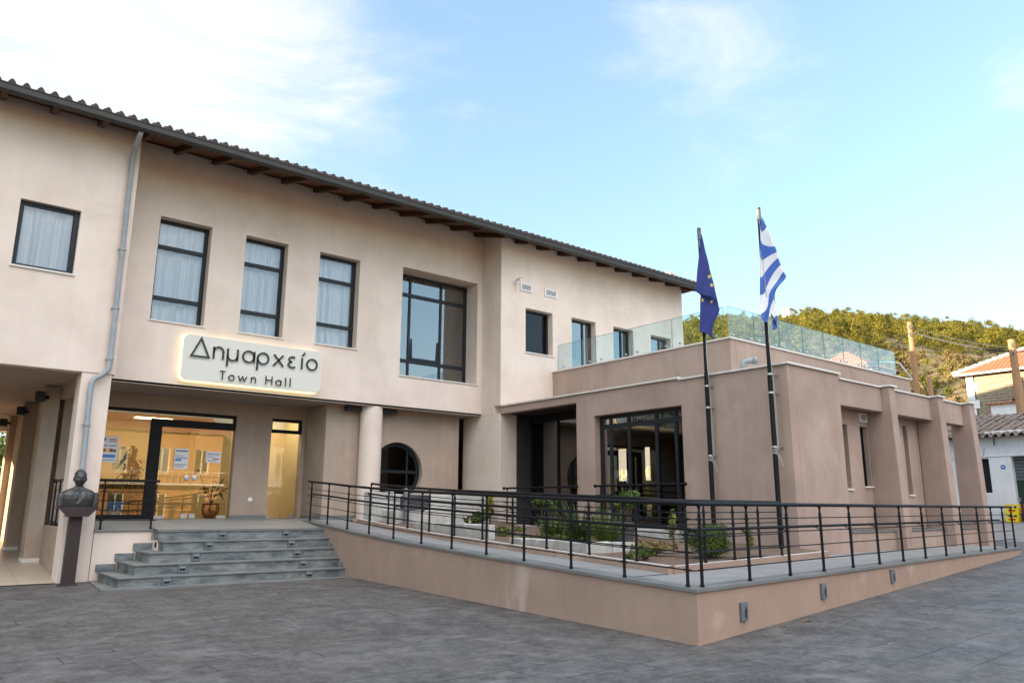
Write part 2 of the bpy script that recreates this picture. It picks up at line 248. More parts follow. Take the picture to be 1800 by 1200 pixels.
# ---------------------------------------------------------------- helpers
WL = {}                                     # world location of every object's origin
def tag(o, label=None, cat=None, group=None, kind=None):
    if label: o['label'] = label
    if cat: o['category'] = cat
    if group: o['group'] = group
    if kind: o['kind'] = kind
    return o
def thing(name, label, cat, loc=(0, 0, 0), rz=0.0, group=None):
    o = bpy.data.objects.new(name, None); col.objects.link(o); o.empty_display_size = 0.2
    o.location = loc; o.rotation_euler = (0, 0, rz); WL[o.name] = Vector(loc)
    return tag(o, label, cat, group)
def copy_tree(o, loc=None, rz=None, label=None, parent=None):
    c = o.copy(); col.objects.link(c); c.parent = parent
    if loc is not None: c.location = loc; WL[c.name] = Vector(loc)
    if rz is not None: c.rotation_euler = (0, 0, rz)
    if label: c['label'] = label
    for ch in list(o.children): copy_tree(ch, parent=c)
    return c
class MB:
    def __init__(s): s.v = []; s.f = []; s.m = []
    def add(s, vs, fs, m=0):
        n = len(s.v); s.v += [tuple(p) for p in vs]; s.f += [tuple(i+n for i in f) for f in fs]; s.m += [m]*len(fs); return s
    def quad(s, a, b, c, d, m=0): return s.add([a, b, c, d], [(0, 1, 2, 3)], m)
    def box(s, x0, y0, z0, x1, y1, z1, m=0):
        return s.add([(x0, y0, z0), (x1, y0, z0), (x1, y1, z0), (x0, y1, z0), (x0, y0, z1), (x1, y0, z1), (x1, y1, z1), (x0, y1, z1)],
                     [(0, 3, 2, 1), (4, 5, 6, 7), (0, 1, 5, 4), (1, 2, 6, 5), (2, 3, 7, 6), (3, 0, 4, 7)], m)
    def prism(s, pts, d, m=0):              # closed 3-D outline swept along d
        n = len(pts); d = Vector(d); a = [Vector(p) for p in pts]
        return s.add(a + [p+d for p in a], [tuple(range(n))[::-1], tuple(range(n, 2*n))] + [(i, (i+1) % n, n+(i+1) % n, n+i) for i in range(n)], m)
    def tube(s, p, q, r0, r1=None, n=10, m=0, caps=True):
        p, q = Vector(p), Vector(q); r1 = r0 if r1 is None else r1; d = (q-p).normalized()
        a = d.orthogonal().normalized(); b = d.cross(a)
        vs = [p+(a*math.cos(2*math.pi*i/n)+b*math.sin(2*math.pi*i/n))*r0 for i in range(n)] + [q+(a*math.cos(2*math.pi*i/n)+b*math.sin(2*math.pi*i/n))*r1 for i in range(n)]
        fs = [(i, (i+1) % n, n+(i+1) % n, n+i) for i in range(n)]
        if caps: fs += [tuple(range(n))[::-1], tuple(range(n, 2*n))]
        return s.add(vs, fs, m)
    def sweep(s, pts, r, n=10, m=0):
        pts = [Vector(p) for p in pts]; vs = []; prev = None
        for i, p in enumerate(pts):
            d = ((pts[min(i+1, len(pts)-1)]-p).normalized()+(p-pts[max(i-1, 0)]).normalized()).normalized()
            a = (prev-d*prev.dot(d)).normalized() if prev is not None else d.orthogonal().normalized()
            prev = a; b = d.cross(a); rr = r[i] if isinstance(r, (list, tuple)) else r
            vs += [p+(a*math.cos(2*math.pi*k/n)+b*math.sin(2*math.pi*k/n))*rr for k in range(n)]
        fs = [(i*n+k, i*n+(k+1) % n, (i+1)*n+(k+1) % n, (i+1)*n+k) for i in range(len(pts)-1) for k in range(n)]
        fs += [tuple(range(n))[::-1], tuple(range((len(pts)-1)*n, len(pts)*n))]
        return s.add(vs, fs, m)
    def lathe(s, prof, c=(0, 0, 0), n=20, m=0):
        c = Vector(c); vs = [c+Vector((r*math.cos(2*math.pi*k/n), r*math.sin(2*math.pi*k/n), z)) for r, z in prof for k in range(n)]
        fs = [(i*n+k, i*n+(k+1) % n, (i+1)*n+(k+1) % n, (i+1)*n+k) for i in range(len(prof)-1) for k in range(n)]
        fs += [tuple(range(n))[::-1], tuple(range((len(prof)-1)*n, len(prof)*n))]
        return s.add(vs, fs, m)
    def ball(s, c, r, nu=12, nv=8, m=0, sq=(1, 1, 1)):
        c = Vector(c); vs = []
        for j in range(nv+1):
            a = math.pi*j/nv
            for i in range(nu): vs.append(c+Vector((r*sq[0]*math.sin(a)*math.cos(2*math.pi*i/nu), r*sq[1]*math.sin(a)*math.sin(2*math.pi*i/nu), r*sq[2]*math.cos(a))))
        return s.add(vs, [(j*nu+i, (j+1)*nu+i, (j+1)*nu+(i+1) % nu, j*nu+(i+1) % nu) for j in range(nv) for i in range(nu)], m)
    def wall(s, o, u, n, U0, U1, V0, V1, holes=(), t=0.3, m=0):   # upright wall; o origin (z = 0 level), u along, n outward, holes (u0,v0,u1,v1)
        o, u, n = Vector(o), Vector(u), Vector(n); Z = Vector((0, 0, 1)); P = lambda a, b, w: o+u*a+Z*b+n*w
        us = sorted({U0, U1, *[h[0] for h in holes], *[h[2] for h in holes]}); vs = sorted({V0, V1, *[h[1] for h in holes], *[h[3] for h in holes]})
        us = [a for a in us if U0 <= a <= U1]; vs = [a for a in vs if V0 <= a <= V1]
        solid = lambda i, j: 0 <= i < len(us)-1 and 0 <= j < len(vs)-1 and not any(h[0] < (us[i]+us[i+1])/2 < h[2] and h[1] < (vs[j]+vs[j+1])/2 < h[3] for h in holes)
        for i in range(len(us)-1):
            for j in range(len(vs)-1):
                if not solid(i, j): continue
                a, b, c, d = us[i], us[i+1], vs[j], vs[j+1]
                s.quad(P(a, c, 0), P(b, c, 0), P(b, d, 0), P(a, d, 0), m); s.quad(P(a, c, -t), P(a, d, -t), P(b, d, -t), P(b, c, -t), m)
                if not solid(i-1, j): s.quad(P(a, c, 0), P(a, d, 0), P(a, d, -t), P(a, c, -t), m)
                if not solid(i+1, j): s.quad(P(b, c, 0), P(b, c, -t), P(b, d, -t), P(b, d, 0), m)
                if not solid(i, j-1): s.quad(P(a, c, 0), P(a, c, -t), P(b, c, -t), P(b, c, 0), m)
                if not solid(i, j+1): s.quad(P(a, d, 0), P(b, d, 0), P(b, d, -t), P(a, d, -t), m)
        return s
    def build(s, name, mats, parent=None, smooth=False, bevel=0.0, local=False, weld=False):
        me = bpy.data.meshes.new(name); o = bpy.data.objects.new(name, me); col.objects.link(o)
        if not isinstance(mats, (list, tuple)): mats = [mats]
        for mm in mats: me.materials.append(M[mm] if isinstance(mm, str) else mm)
        org = Vector((0, 0, 0))
        if not local:
            if parent is not None: org = WL[parent.name]
            else:
                xs, ys, zs = zip(*s.v); org = Vector(((min(xs)+max(xs))/2, (min(ys)+max(ys))/2, min(zs)))
        me.from_pydata([Vector(p)-org for p in s.v] if org.length else s.v, [], s.f)
        me.polygons.foreach_set('material_index', s.m)
        if weld or bevel:
            b = bmesh.new(); b.from_mesh(me); bmesh.ops.remove_doubles(b, verts=b.verts, dist=0.0005); bmesh.ops.recalc_face_normals(b, faces=b.faces); b.to_mesh(me); b.free()
        if smooth: me.polygons.foreach_set('use_smooth', [True]*len(me.polygons))
        if bevel:
            bv = o.modifiers.new('bevel', 'BEVEL'); bv.width = bevel; bv.segments = 2; bv.limit_method = 'ANGLE'; bv.angle_limit = R(40)
        WL[o.name] = org
        if parent is not None: o.parent = parent
        else: o.location = org
        return o
def curve_pts(f, n): return [f(i/(n-1)) for i in range(n)]
def gz(x):                                  # height of the paved ground: level by the steps, rising along the street
    k = [(-999, 0), (7.73, 0), (22.8, 0.452), (31, 1.19), (48, 3.2), (70, 5.4), (999, 9)]
    for (a, p), (b, q) in zip(k, k[1:]):
        if x <= b: return p+(q-p)*(x-a)/(b-a)
    return 9
# ================================================================ GROUND
def ground_sheet(name, mt, x0, x1, y0, y1, dz, xs=None):
    mb = MB(); xs = sorted({x0, x1, *[x for x in (7.73, 22.8, 31, 48, 70) if x0 < x < x1]}); ys = [y0, y1]
    for a, b in zip(xs, xs[1:]): mb.quad((a, y0, gz(a)+dz), (b, y0, gz(b)+dz), (b, y1, gz(b)+dz), (a, y1, gz(a)+dz))
    return tag(mb.build(name, mt), kind='structure')
ground_sheet('ground', 'hill', -900, 900, -900, 900, -0.03)
ground_sheet('plaza', 'plaza', -30, 25.4, -14, 18.75, 0.0)
ground_sheet('road', 'asphalt', 25.4, 31.0, -14, 40, 0.0)
ground_sheet('street', 'asphalt', -60, 60, -19.5, -14, 0.004)
mb = MB(); mb.quad((-14, 18.75, 0.015), (3.3, 18.75, 0.015), (3.3, 21.3, 0.29), (-14, 21.3, 0.29)); mb.quad((-14, 21.3, 0.29), (3.3, 21.3, 0.29), (3.3, 32, 0.55), (-14, 32, 0.55))
tag(mb.build('passage_floor', 'passage'), kind='structure')
mb = MB(); mb.quad((-14, 32, 0.55), (3.3, 32, 0.55), (3.3, 70, 0.8), (-14, 70, 0.8)); tag(mb.build('path', 'rampfloor'), kind='structure')

# ================================================================ TOWN HALL
HALL = thing('town_hall', 'two-storey pale stucco town hall with dark tiled eaves and brown single-storey wing', 'town hall', (9, 24, 0))
X, Y, MY, MX = (1, 0, 0), (0, 1, 0), (0, -1, 0), (-1, 0, 0)
YL, YM, XC = 18.7, 19.7, 14.71
# upper storey walls
mb = MB()
mb.wall((0, YL, 0), X, MY, -33.5, 3.68, 4.45, 10.34, [(1.45, 6.59, 2.61, 8.08), (-2.6, 6.59, -1.4, 8.08)], 0.3)  # far left run is out of view, added to shade the plaza
mb.box(3.38, 19.0, 4.45, 3.68, 21.5, 10.6)
mb.build('upper_wall', 'upper', HALL, bevel=0.012)
mb = MB()
mb.wall((0, YM, 0), X, MY, 3.682, XC-0.002, 4.46, 10.62, [(4.51, 6.07, 5.79, 8.76), (6.70, 6.06, 7.89, 8.76), (8.85, 6.06, 10.13, 8.76), (11.61, 5.47, 14.5, 8.88)], 0.75)
mb.build('upper_wall', 'upper', HALL, bevel=0.012)
mb = MB()
mb.wall((0, YL, 0), X, MY, XC, 24.0, 4.72, 10.34, [(15.75, 6.57, 16.95, 8.06), (17.85, 6.02, 19.03, 8.07), (19.95, 6.02, 21.02, 8.07), (22.02, 6.02, 23.2, 8.06)], 0.3)
mb.box(XC, 19.0, 4.46, XC+0.3, 20.44, 10.6)
mb.build('upper_wall', 'upper', HALL, bevel=0.012)
mb = MB(); mb.wall((24.0, 0, 0), Y, X, 19.0, 34, 0.3, 11, [(20.4, 1.25, 25.2, 4.0)], 0.3); mb.wall((0, 34, 0), X, Y, -33.5, 24, 0, 11, [(-13.5, 0, 3.3, 4.25)], 0.3); mb.wall((-33.5, 0, 0), Y, MX, 19, 34, 0, 11, [], 0.3)
mb.build('outer_wall', 'upper', HALL)
mb = MB(); mb.box(3.7, 20.46, 4.5, 23.7, 33.7, 4.6); mb.box(3.7, 23.4, 4.6, 23.69, 23.5, 11)
mb.build('interior_floor', 'dark', HALL)
# ground floor: piers, column, porch walls
mb = MB(); mb.box(3.03, 18.72, 0.0, 3.63, 19.3, 4.45); mb.build('pier', 'upper', HALL, bevel=0.015)
mb = MB(); mb.box(XC, 18.702, 0.55, 15.38, 20.7, 4.458); mb.build('pier', 'upper', HALL, bevel=0.015)
mb = MB(); mb.tube((10.9, 20.02, 0.9), (10.9, 20.02, 4.46), 0.325, n=40, caps=False); c_ = mb.build('round_column', 'upper', HALL, smooth=True)
for y, x0, x1, zb in ((21.3, 2.72, 3.06, 0.28), (25.3, 2.78, 3.2, 0.38), (29.5, 2.9, 3.36, 0.47)):
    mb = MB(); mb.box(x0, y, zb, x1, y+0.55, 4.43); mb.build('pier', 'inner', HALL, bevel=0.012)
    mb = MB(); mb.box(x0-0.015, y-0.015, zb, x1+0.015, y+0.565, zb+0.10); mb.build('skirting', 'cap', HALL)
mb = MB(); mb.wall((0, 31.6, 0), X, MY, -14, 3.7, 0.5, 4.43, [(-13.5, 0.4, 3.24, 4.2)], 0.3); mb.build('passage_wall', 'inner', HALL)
mb = MB(); mb.wall((0, YL+0.1, 0), X, MY, -33.5, -14, 0, 4.44, [], 0.25); mb.build('outer_wall', 'upper', HALL)  # unseen stretch added to keep the low sun off the plaza
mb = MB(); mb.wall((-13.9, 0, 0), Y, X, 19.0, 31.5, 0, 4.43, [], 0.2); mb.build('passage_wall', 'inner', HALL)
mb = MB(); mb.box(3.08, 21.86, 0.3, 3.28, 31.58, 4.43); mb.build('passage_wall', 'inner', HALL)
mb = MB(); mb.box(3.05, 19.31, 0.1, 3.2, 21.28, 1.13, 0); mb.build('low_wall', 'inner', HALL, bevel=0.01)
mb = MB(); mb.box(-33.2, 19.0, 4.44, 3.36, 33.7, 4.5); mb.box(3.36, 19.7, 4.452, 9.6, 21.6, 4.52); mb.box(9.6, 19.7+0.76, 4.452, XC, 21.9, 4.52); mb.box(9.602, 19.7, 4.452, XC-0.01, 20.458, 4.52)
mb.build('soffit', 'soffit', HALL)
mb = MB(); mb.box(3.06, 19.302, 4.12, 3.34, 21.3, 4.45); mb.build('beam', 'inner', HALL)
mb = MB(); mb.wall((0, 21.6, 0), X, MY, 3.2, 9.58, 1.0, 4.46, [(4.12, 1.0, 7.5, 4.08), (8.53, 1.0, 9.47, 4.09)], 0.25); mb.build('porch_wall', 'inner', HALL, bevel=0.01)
# projecting wall with the round window
CX, CZ, CR = 11.98, 2.62, 0.88
mb = MB(); mb.wall((0, 20.25, 0), X, MY, 9.58, 14.22, 0.9, 4.46, [(CX-1, CZ-1, CX+1, CZ+1)], 0.25)
K = 64
def sqpt(a): k = 1/max(abs(math.cos(a)), abs(math.sin(a))); return (CX+k*math.cos(a), CZ+k*math.sin(a))
for i in range(K):
    a, b = 2*math.pi*i/K, 2*math.pi*(i+1)/K
    ca, cb = (CX+CR*math.cos(a), CZ+CR*math.sin(a)), (CX+CR*math.cos(b), CZ+CR*math.sin(b)); sa, sb = sqpt(a), sqpt(b)
    mb.quad((ca[0], 20.25, ca[1]), (sa[0], 20.25, sa[1]), (sb[0], 20.25, sb[1]), (cb[0], 20.25, cb[1]))
    mb.quad((ca[0], 20.25, ca[1]), (cb[0], 20.25, cb[1]), (cb[0], 20.5, cb[1]), (ca[0], 20.5, ca[1]))
mb.box(9.582, 20.5, 0.9, 9.83, 22.1, 4.43)
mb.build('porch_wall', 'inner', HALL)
# round window
mb = MB()
def ring(mb, r0, r1, y0, y1):
    for i in range(K):
        a, b = 2*math.pi*i/K, 2*math.pi*(i+1)/K
        p = lambda r, an, y: (CX+r*math.cos(an), y, CZ+r*math.sin(an))
        mb.quad(p(r0, a, y0), p(r1, a, y0), p(r1, b, y0), p(r0, b, y0)); mb.quad(p(r0, a, y0), p(r0, b, y0), p(r0, b, y1), p(r0, a, y1))
ring(mb, 0.76, 0.885, 20.40, 20.46); mb.box(CX-0.8, 20.405, CZ-0.04, CX+0.8, 20.45, CZ+0.05); mb.box(CX+0.40, 20.407, CZ-0.7, CX+0.46, 20.45, CZ+0.68)
w = mb.build('round_window', 'frame', HALL); mb = MB(); mb.add([(CX+0.8*math.cos(2*math.pi*i/K), 20.43, CZ+0.8*math.sin(2*math.pi*i/K)) for i in range(K)], [tuple(range(K))]); mb.build('pane', 'glassdark', w)
mb = MB(); mb.box(14.25, 21.0, 1.2, 14.7, 21.06, 4.0); mb.build('side_door', 'orange', HALL)
mb = MB(); mb.box(14.2, 21.07, 1.0, 14.71, 21.2, 4.45); mb.build('porch_wall', 'inner', HALL)
for x in (10.3, 11.5):
    mb = MB(); mb.box(x-0.24, 19.98 if x < 11 else 19.96, 4.30, x+0.24, 20.10, 4.45); o = mb.build('soffit_vent', 'frame', HALL)
    mb = MB()
    for k in range(4): mb.box(x-0.22, 19.95, 4.315+k*0.034, x+0.22, 19.98, 4.328+k*0.034)
    mb.build('louvre', 'gutter', o)
mb = MB(); mb.box(3.7, 21.57, 1.24, 4.1, 21.6, 1.34); mb.build('skirting', 'slate_tread', HALL)
for q in ((7.5, 21.57, 8.52, 21.6), (9.54, 20.26, 9.58, 21.57), (9.54, 20.21, 10.6, 20.25)):
    mb = MB(); mb.box(q[0], q[1], 1.22, q[2], q[3], 1.34); mb.build('skirting', 'slate_tread', HALL)
mb = MB(); mb.box(7.98, 21.575, 1.72, 8.1, 21.6, 1.82); mb.build('wall_socket', 'white', HALL)

# ---- windows
def window(parent, o, u, n, rect, setback, vm=(), hm=(), fw_=0.07, glass_='glass', curtain=False, sill=True, room=True, name='window', side=None, sash=None):
    o, u, n = Vector(o), Vector(u), Vector(n); Z = Vector((0, 0, 1)); P = lambda a, b, w: tuple(o+u*a+Z*b+n*w)
    u0, v0, u1, v1 = rect; mb = MB()
    def bar(a, b, c, d, w0=-setback, dep=0.07):
        q = [P(a, b, w0), P(c, b, w0), P(c, d, w0), P(a, d, w0)]; mb.prism(q, tuple(-n*dep))
    bar(u0, v0, u0+fw_, v1); bar(u1-fw_*1.3, v0, u1, v1); bar(u0+fw_, v1-fw_, u1-fw_*1.3, v1); bar(u0+fw_, v0, u1-fw_*1.3, v0+fw_)
    for x in vm: bar(x-fw_/2, v0+fw_, x+fw_/2, v1-fw_, -setback+0.003)
    for z in hm: bar(u0+fw_, z-fw_*0.75, u1-fw_*1.3, z+fw_*0.75, -setback+0.006)
    w = mb.build(name, 'frame', parent, bevel=0.006)
    g = MB(); g.quad(P(u0+fw_/2, v0+fw_/2, -setback-0.035), P(u1-fw_/2, v0+fw_/2, -setback-0.035), P(u1-fw_/2, v1-fw_/2, -setback-0.035), P(u0+fw_/2, v1-fw_/2, -setback-0.035)); g.build('pane', glass_, w)
    if sash:                                    # a tilted-in sash
        a, b, c, d = sash; mb = MB(); tl = 0.16
        def sb(p, q, r, s_): mb.prism([P(p, q, -setback+0.02-tl*(q-b)/(d-b)), P(r, q, -setback+0.02-tl*(q-b)/(d-b)), P(r, s_, -setback+0.02-tl*(s_-b)/(d-b)), P(p, s_, -setback+0.02-tl*(s_-b)/(d-b))], tuple(-n*0.05))
        sb(a, b, a+0.07, d); sb(c-0.07, b, c, d); sb(a+0.07, b, c-0.07, b+0.07); sb(a+0.07, d-0.07, c-0.07, d)
        s_ = mb.build('sash', 'frame', w)
    if sill:
        s = MB(); s.prism([P(u0-0.03, v0-0.035, 0.035), P(u1+0.03, v0-0.035, 0.035), P(u1+0.03, v0+0.004, 0.035), P(u0-0.03, v0+0.004, 0.035)], tuple(-n*(setback+0.03))); s.build('sill', 'cap', w)
    if curtain:
        c = MB(); NN = 90; vs = []; rr = random.Random(int(u0*100)); ph = [rr.uniform(0, 6.28) for _ in range(4)]
        for i in range(NN+1):
            a = u0+(u1-u0)*i/NN; k = i/NN*(u1-u0)
            dd = 0.05*math.sin(k*26+ph[0]+2.2*math.sin(k*4+ph[3]))+0.028*math.sin(k*47+ph[1]+1.5*math.sin(k*9+ph[2]))+0.03*math.sin(k*11+ph[2])
            vs += [P(a, v0-0.1, -setback-0.20-dd), P(a+0.012*math.sin(k*30), v1+0.1, -setback-0.18-dd*0.45)]
        c.add(vs, [(2*i, 2*i+2, 2*i+3, 2*i+1) for i in range(NN)]); c.build('curtain', 'curtain', w, smooth=True)
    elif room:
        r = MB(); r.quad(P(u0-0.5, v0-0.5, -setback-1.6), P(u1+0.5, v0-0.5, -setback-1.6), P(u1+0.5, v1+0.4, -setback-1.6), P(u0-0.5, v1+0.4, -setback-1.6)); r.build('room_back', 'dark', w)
    return w
window(HALL, (0, YL, 0), X, MY, (1.45, 6.59, 2.61, 8.08), 0.12, curtain=True, fw_=0.085)
for u0, u1 in ((4.51, 5.79), (6.70, 7.89), (8.85, 10.13)):
    window(HALL, (0, YM, 0), X, MY, (u0, 6.07, u1, 8.76), 0.26, hm=(6.70, 8.04), curtain=True)
window(HALL, (0, YM, 0), X, MY, (11.61, 5.47, 14.5, 8.84), 0.62, vm=(12.27, 13.46), hm=(6.06, 8.2), glass_='glassblue', fw_=0.075, sash=(12.34, 6.12, 13.4, 8.12))
mb = MB(); mb.box(14.5, 19.702, 5.43, XC, 19.74, 5.474); mb.build('sill', 'cap', HALL)
window(HALL, (0, YL, 0), X, MY, (15.75, 6.57, 16.95, 8.06), 0.24, glass_='glassdark')
for u0, u1 in ((17.85, 19.03), (19.95, 21.02), (22.02, 23.2)):
    window(HALL, (0, YL, 0), X, MY, (u0, 6.02, u1, 8.06), 0.24, vm=(u1-0.42,), glass_='glassblue', sill=False, name='terrace_door')
# vents and camera on the right block
for x0, x1 in ((15.5, 16.0), (16.58, 17.14)):
    mb = MB(); z0, z1 = 8.62, 8.89
    mb.box(x0, 18.66, z0, x1, 18.7, z0+0.045); mb.box(x0, 18.66, z1-0.045, x1, 18.7, z1); mb.box(x0, 18.66, z0+0.045, x0+0.05, 18.7, z1-0.045); mb.box(x1-0.05, 18.66, z0+0.045, x1, 18.7, z1-0.045)
    v = mb.build('wall_vent', 'white', HALL); mb = MB(); mb.box(x0+0.05, 18.688, z0+0.045, x1-0.05, 18.698, z1-0.045, 1)
    for k in range(4): mb.box(x0+0.05, 18.664, z0+0.062+k*0.044, x1-0.05, 18.68, z0+0.080+k*0.044)
    mb.build('louvre', ['white', 'frame'], v)
# ---- roof
mb = MB(); SL = 0.30; YE = 17.93; ZE = 10.12; RX0, RX1 = -34, 24.25; RIDGE = 26.0  # roof carried on far left, out of view, to cast shade on the plaza
zr = lambda y: ZE+min(y-YE, 2.7)*SL+max(0, y-YE-2.7)*0.12
mb.quad((RX0, YE, ZE), (RX1, YE, ZE), (RX1, YE+2.7, zr(YE+2.7)), (RX0, YE+2.7, zr(YE+2.7))); mb.quad((RX0, YE+2.7, zr(YE+2.7)), (RX1, YE+2.7, zr(YE+2.7)), (RX1, RIDGE, zr(RIDGE)), (RX0, RIDGE, zr(RIDGE))); mb.quad((RX0, 34.6, ZE), (RX1, 34.6, ZE), (RX1, RIDGE, zr(RIDGE)), (RX0, RIDGE, zr(RIDGE)))
mb.quad((RX1-0.01, YE, ZE), (RX1-0.01, 34.6, ZE), (RX1-0.01, RIDGE, zr(RIDGE)), (RX1-0.01, RIDGE, zr(RIDGE)))
mb.build('eave_boards', 'wood', HALL)
mb = MB(); PX = 0.262; n_ = int((RX1-RX0)/PX); vs = []; fs = []; SEG = 10
prof = []
for i in range(n_*SEG+1):
    ph = (i % SEG)/SEG; prof.append((RX0+i*PX/SEG, max(0.0, math.sin(math.pi*ph*1.0/0.62))*0.10 if ph < 0.62 else -0.02))
rows = [(YE-0.10, 0.0)]
y = YE-0.10
for k in range(9): rows += [(YE+0.30+k*0.33, 0.0), (YE+0.301+k*0.33, 0.03)]
rows += [(RIDGE, 0.03)]
for (yy, dz) in rows:
    for x_, h_ in prof: vs.append((x_, yy, zr(yy)+0.15+h_+dz))
W_ = len(prof)
for r_ in range(len(rows)-1):
    for i in range(W_-1): fs.append((r_*W_+i, r_*W_+i+1, (r_+1)*W_+i+1, (r_+1)*W_+i))
mb.add(vs, fs); base = len(mb.v)
for i in range(W_-1): mb.quad((prof[i][0], YE-0.1, zr(YE)+0.05), (prof[i+1][0], YE-0.1, zr(YE)+0.05), (prof[i+1][0], YE-0.1, zr(YE-0.1)+0.15+prof[i+1][1]), (prof[i][0], YE-0.1, zr(YE-0.1)+0.15+prof[i][1]))
mb.quad((RX0, RIDGE, zr(RIDGE)+0.12), (RX1, RIDGE, zr(RIDGE)+0.12), (RX1, 34.7, ZE+0.1), (RX0, 34.7, ZE+0.1))
mb.build('tiled_roof', 'tile', HALL, smooth=False)
mb = MB()
gp = [(0, 0), (0.0, -0.13), (-0.03, -0.17), (-0.13, -0.17), (-0.16, -0.13), (-0.16, 0.0), (-0.175, 0.0), (-0.175, 0.02), (-0.145, 0.02), (-0.145, -0.12), (-0.12, -0.152), (-0.035, -0.152), (-0.015, -0.12), (-0.015, 0.0)]
mb.prism([(RX0, YE-0.005+a, ZE+0.06+b) for a, b in gp], (RX1-RX0-0.05, 0, 0)); mb.build('gutter', 'gutter', HALL)
mb = MB(); mb.box(RX1-0.04, YE-0.1, ZE-0.12, RX1+0.02, YE+0.001, ZE+0.12); mb.build('fascia', 'gutter', HALL)
x = -14.6
while x < 24.2:
    yb = 20.4 if 3.7 < x < 14.7 else 19.0
    mb = MB(); mb.prism([(x-0.06, YE+0.03, zr(YE+0.03)-0.005), (x-0.06, yb, zr(yb)-0.005), (x-0.06, yb, zr(yb)-0.16), (x-0.06, YE+0.12, zr(YE+0.12)-0.15), (x-0.06, YE+0.03, zr(YE+0.03)-0.09)], (0.12, 0, 0)); mb.build('rafter', 'rafter', HALL); x += 0.965
# ---- downpipe
mb = MB(); mb.sweep([(3.48, 17.9, 10.0), (3.48, 18.05, 9.92), (3.49, 18.5, 9.75), (3.5, 18.6, 9.6), (3.53, 18.6, 4.75), (3.52, 18.6, 4.55), (3.40, 18.6, 4.40), (3.28, 18.6, 4.32), (3.22, 18.6, 4.22), (3.21, 18.6, 4.0), (3.27, 18.62, 1.5), (3.27, 18.62, 0.05)], 0.058, 12)
d = mb.build('downpipe', 'pipe', HALL, smooth=True)
for z, x in ((7.35, 3.515), (5.95, 3.522), (4.78, 3.53), (3.3, 3.227)):
    mb = MB(); mb.tube((x, 18.6, z-0.02), (x, 18.6, z+0.02), 0.072, n=12); mb.tube((x-0.075, 18.6, z), (x-0.075, 18.7, z), 0.012, n=6); mb.tube((x+0.075, 18.6, z), (x+0.075, 18.7, z), 0.012, n=6); mb.build('pipe_clip', 'pipe', d)
# ---- lobby behind the entrance
mb = MB(); FZ = 1.25
mb.quad((3.3, 21.86, FZ), (10.5, 21.86, FZ), (10.5, 28, FZ), (3.3, 28, FZ)); mb.build('interior_floor', 'roomfloor', HALL)
mb = MB(); mb.quad((3.3, 21.86, 4.36), (10.5, 21.86, 4.36), (10.5, 28, 4.36), (3.3, 28, 4.36)); mb.build('interior_ceiling', 'ceil', HALL)
mb = MB(); mb.box(3.3, 27.8, FZ, 10.5, 28, 4.36); mb.box(3.29, 21.86, FZ, 3.4, 27.8, 4.36); mb.box(9.72, 21.86, FZ, 9.82, 27.8, 4.36); mb.box(8.02, 22.6, FZ, 8.12, 27.8, 4.36); mb.box(8.75, 23.6, FZ, 9.72, 23.7, 4.36); mb.build('interior_wall', 'room', HALL)
for x, y in ((4.6, 24.3), (6.3, 24.1), (7.5, 22.7), (8.9, 22.9), (8.9, 22.3), (4.2, 26.5), (6.5, 26.5)):
    mb = MB(); mb.box(x-0.55, y-0.14, 4.335, x+0.55, y+0.14, 4.355); mb.build('ceiling_light', 'panel', HALL)
# entrance screen
mb = MB(); Yd = 21.66
mb.box(4.12, Yd, 4.0, 7.5, Yd+0.08, 4.08); mb.box(7.43, Yd, 3.66, 7.5, Yd+0.08, 4.0); mb.box(5.27, Yd+0.002, 3.66, 7.43, Yd+0.09, 3.86); mb.box(5.27, Yd+0.002, 1.24, 5.56, Yd+0.09, 3.66)
mb.box(4.12, Yd, 1.24, 4.19, Yd+0.08, 4.0); mb.box(4.19, Yd, 1.24, 5.27, Yd+0.08, 1.36)
sc_ = mb.build('entrance_screen', 'black', HALL, bevel=0.006)
mb = MB(); mb.quad((4.19, Yd+0.04, 1.36), (5.27, Yd+0.04, 1.36), (5.27, Yd+0.04, 4.0), (4.19, Yd+0.04, 4.0)); mb.quad((5.27, Yd+0.04, 3.86), (7.43, Yd+0.04, 3.86), (7.43, Yd+0.04, 4.0), (5.27, Yd+0.04, 4.0)); mb.build('pane', 'glassdoor', sc_)
for a, b in ((5.57, 6.41), (6.42, 7.42)):
    mb = MB(); mb.box(a, Yd+0.03, 1.27, b, Yd+0.032, 3.65); dr = mb.build('glass_door', 'glassdoor', HALL)
    hx = b-0.1 if a < 6 else a+0.1; mb = MB(); mb.box(hx-0.08, Yd, 1.26, hx+0.08, Yd+0.06, 1.38); mb.box(a if a < 6 else b-0.25, Yd+0.004, 1.26, a+0.25 if a < 6 else b, Yd+0.06, 1.33); mb.build('lock', 'steel', dr)
    mb = MB(); mb.lathe([(0.05, 0), (0.075, 0.01), (0.075, 0.03), (0.05, 0.04)], (0, 0, 0), 16)
    mb.v = [(hx+p[0], Yd-0.02+p[2], 2.32+p[1]) for p in mb.v]; mb.build('handle', 'steel', dr)
mb = MB(); mb.box(8.53, Yd, 3.68, 9.47, Yd+0.08, 3.78); mb.box(8.53, Yd, 4.01, 9.47, Yd+0.08, 4.09); mb.box(9.39, Yd, 3.78, 9.47, Yd+0.08, 4.01); mb.box(8.53, Yd, 3.78, 8.57, Yd+0.08, 4.01); tr = mb.build('transom', 'black', HALL)
mb = MB(); mb.quad((8.57, Yd+0.04, 3.78), (9.4, Yd+0.04, 3.78), (9.4, Yd+0.04, 4.01), (8.57, Yd+0.04, 4.01)); mb.build('pane', 'glassdoor', tr)
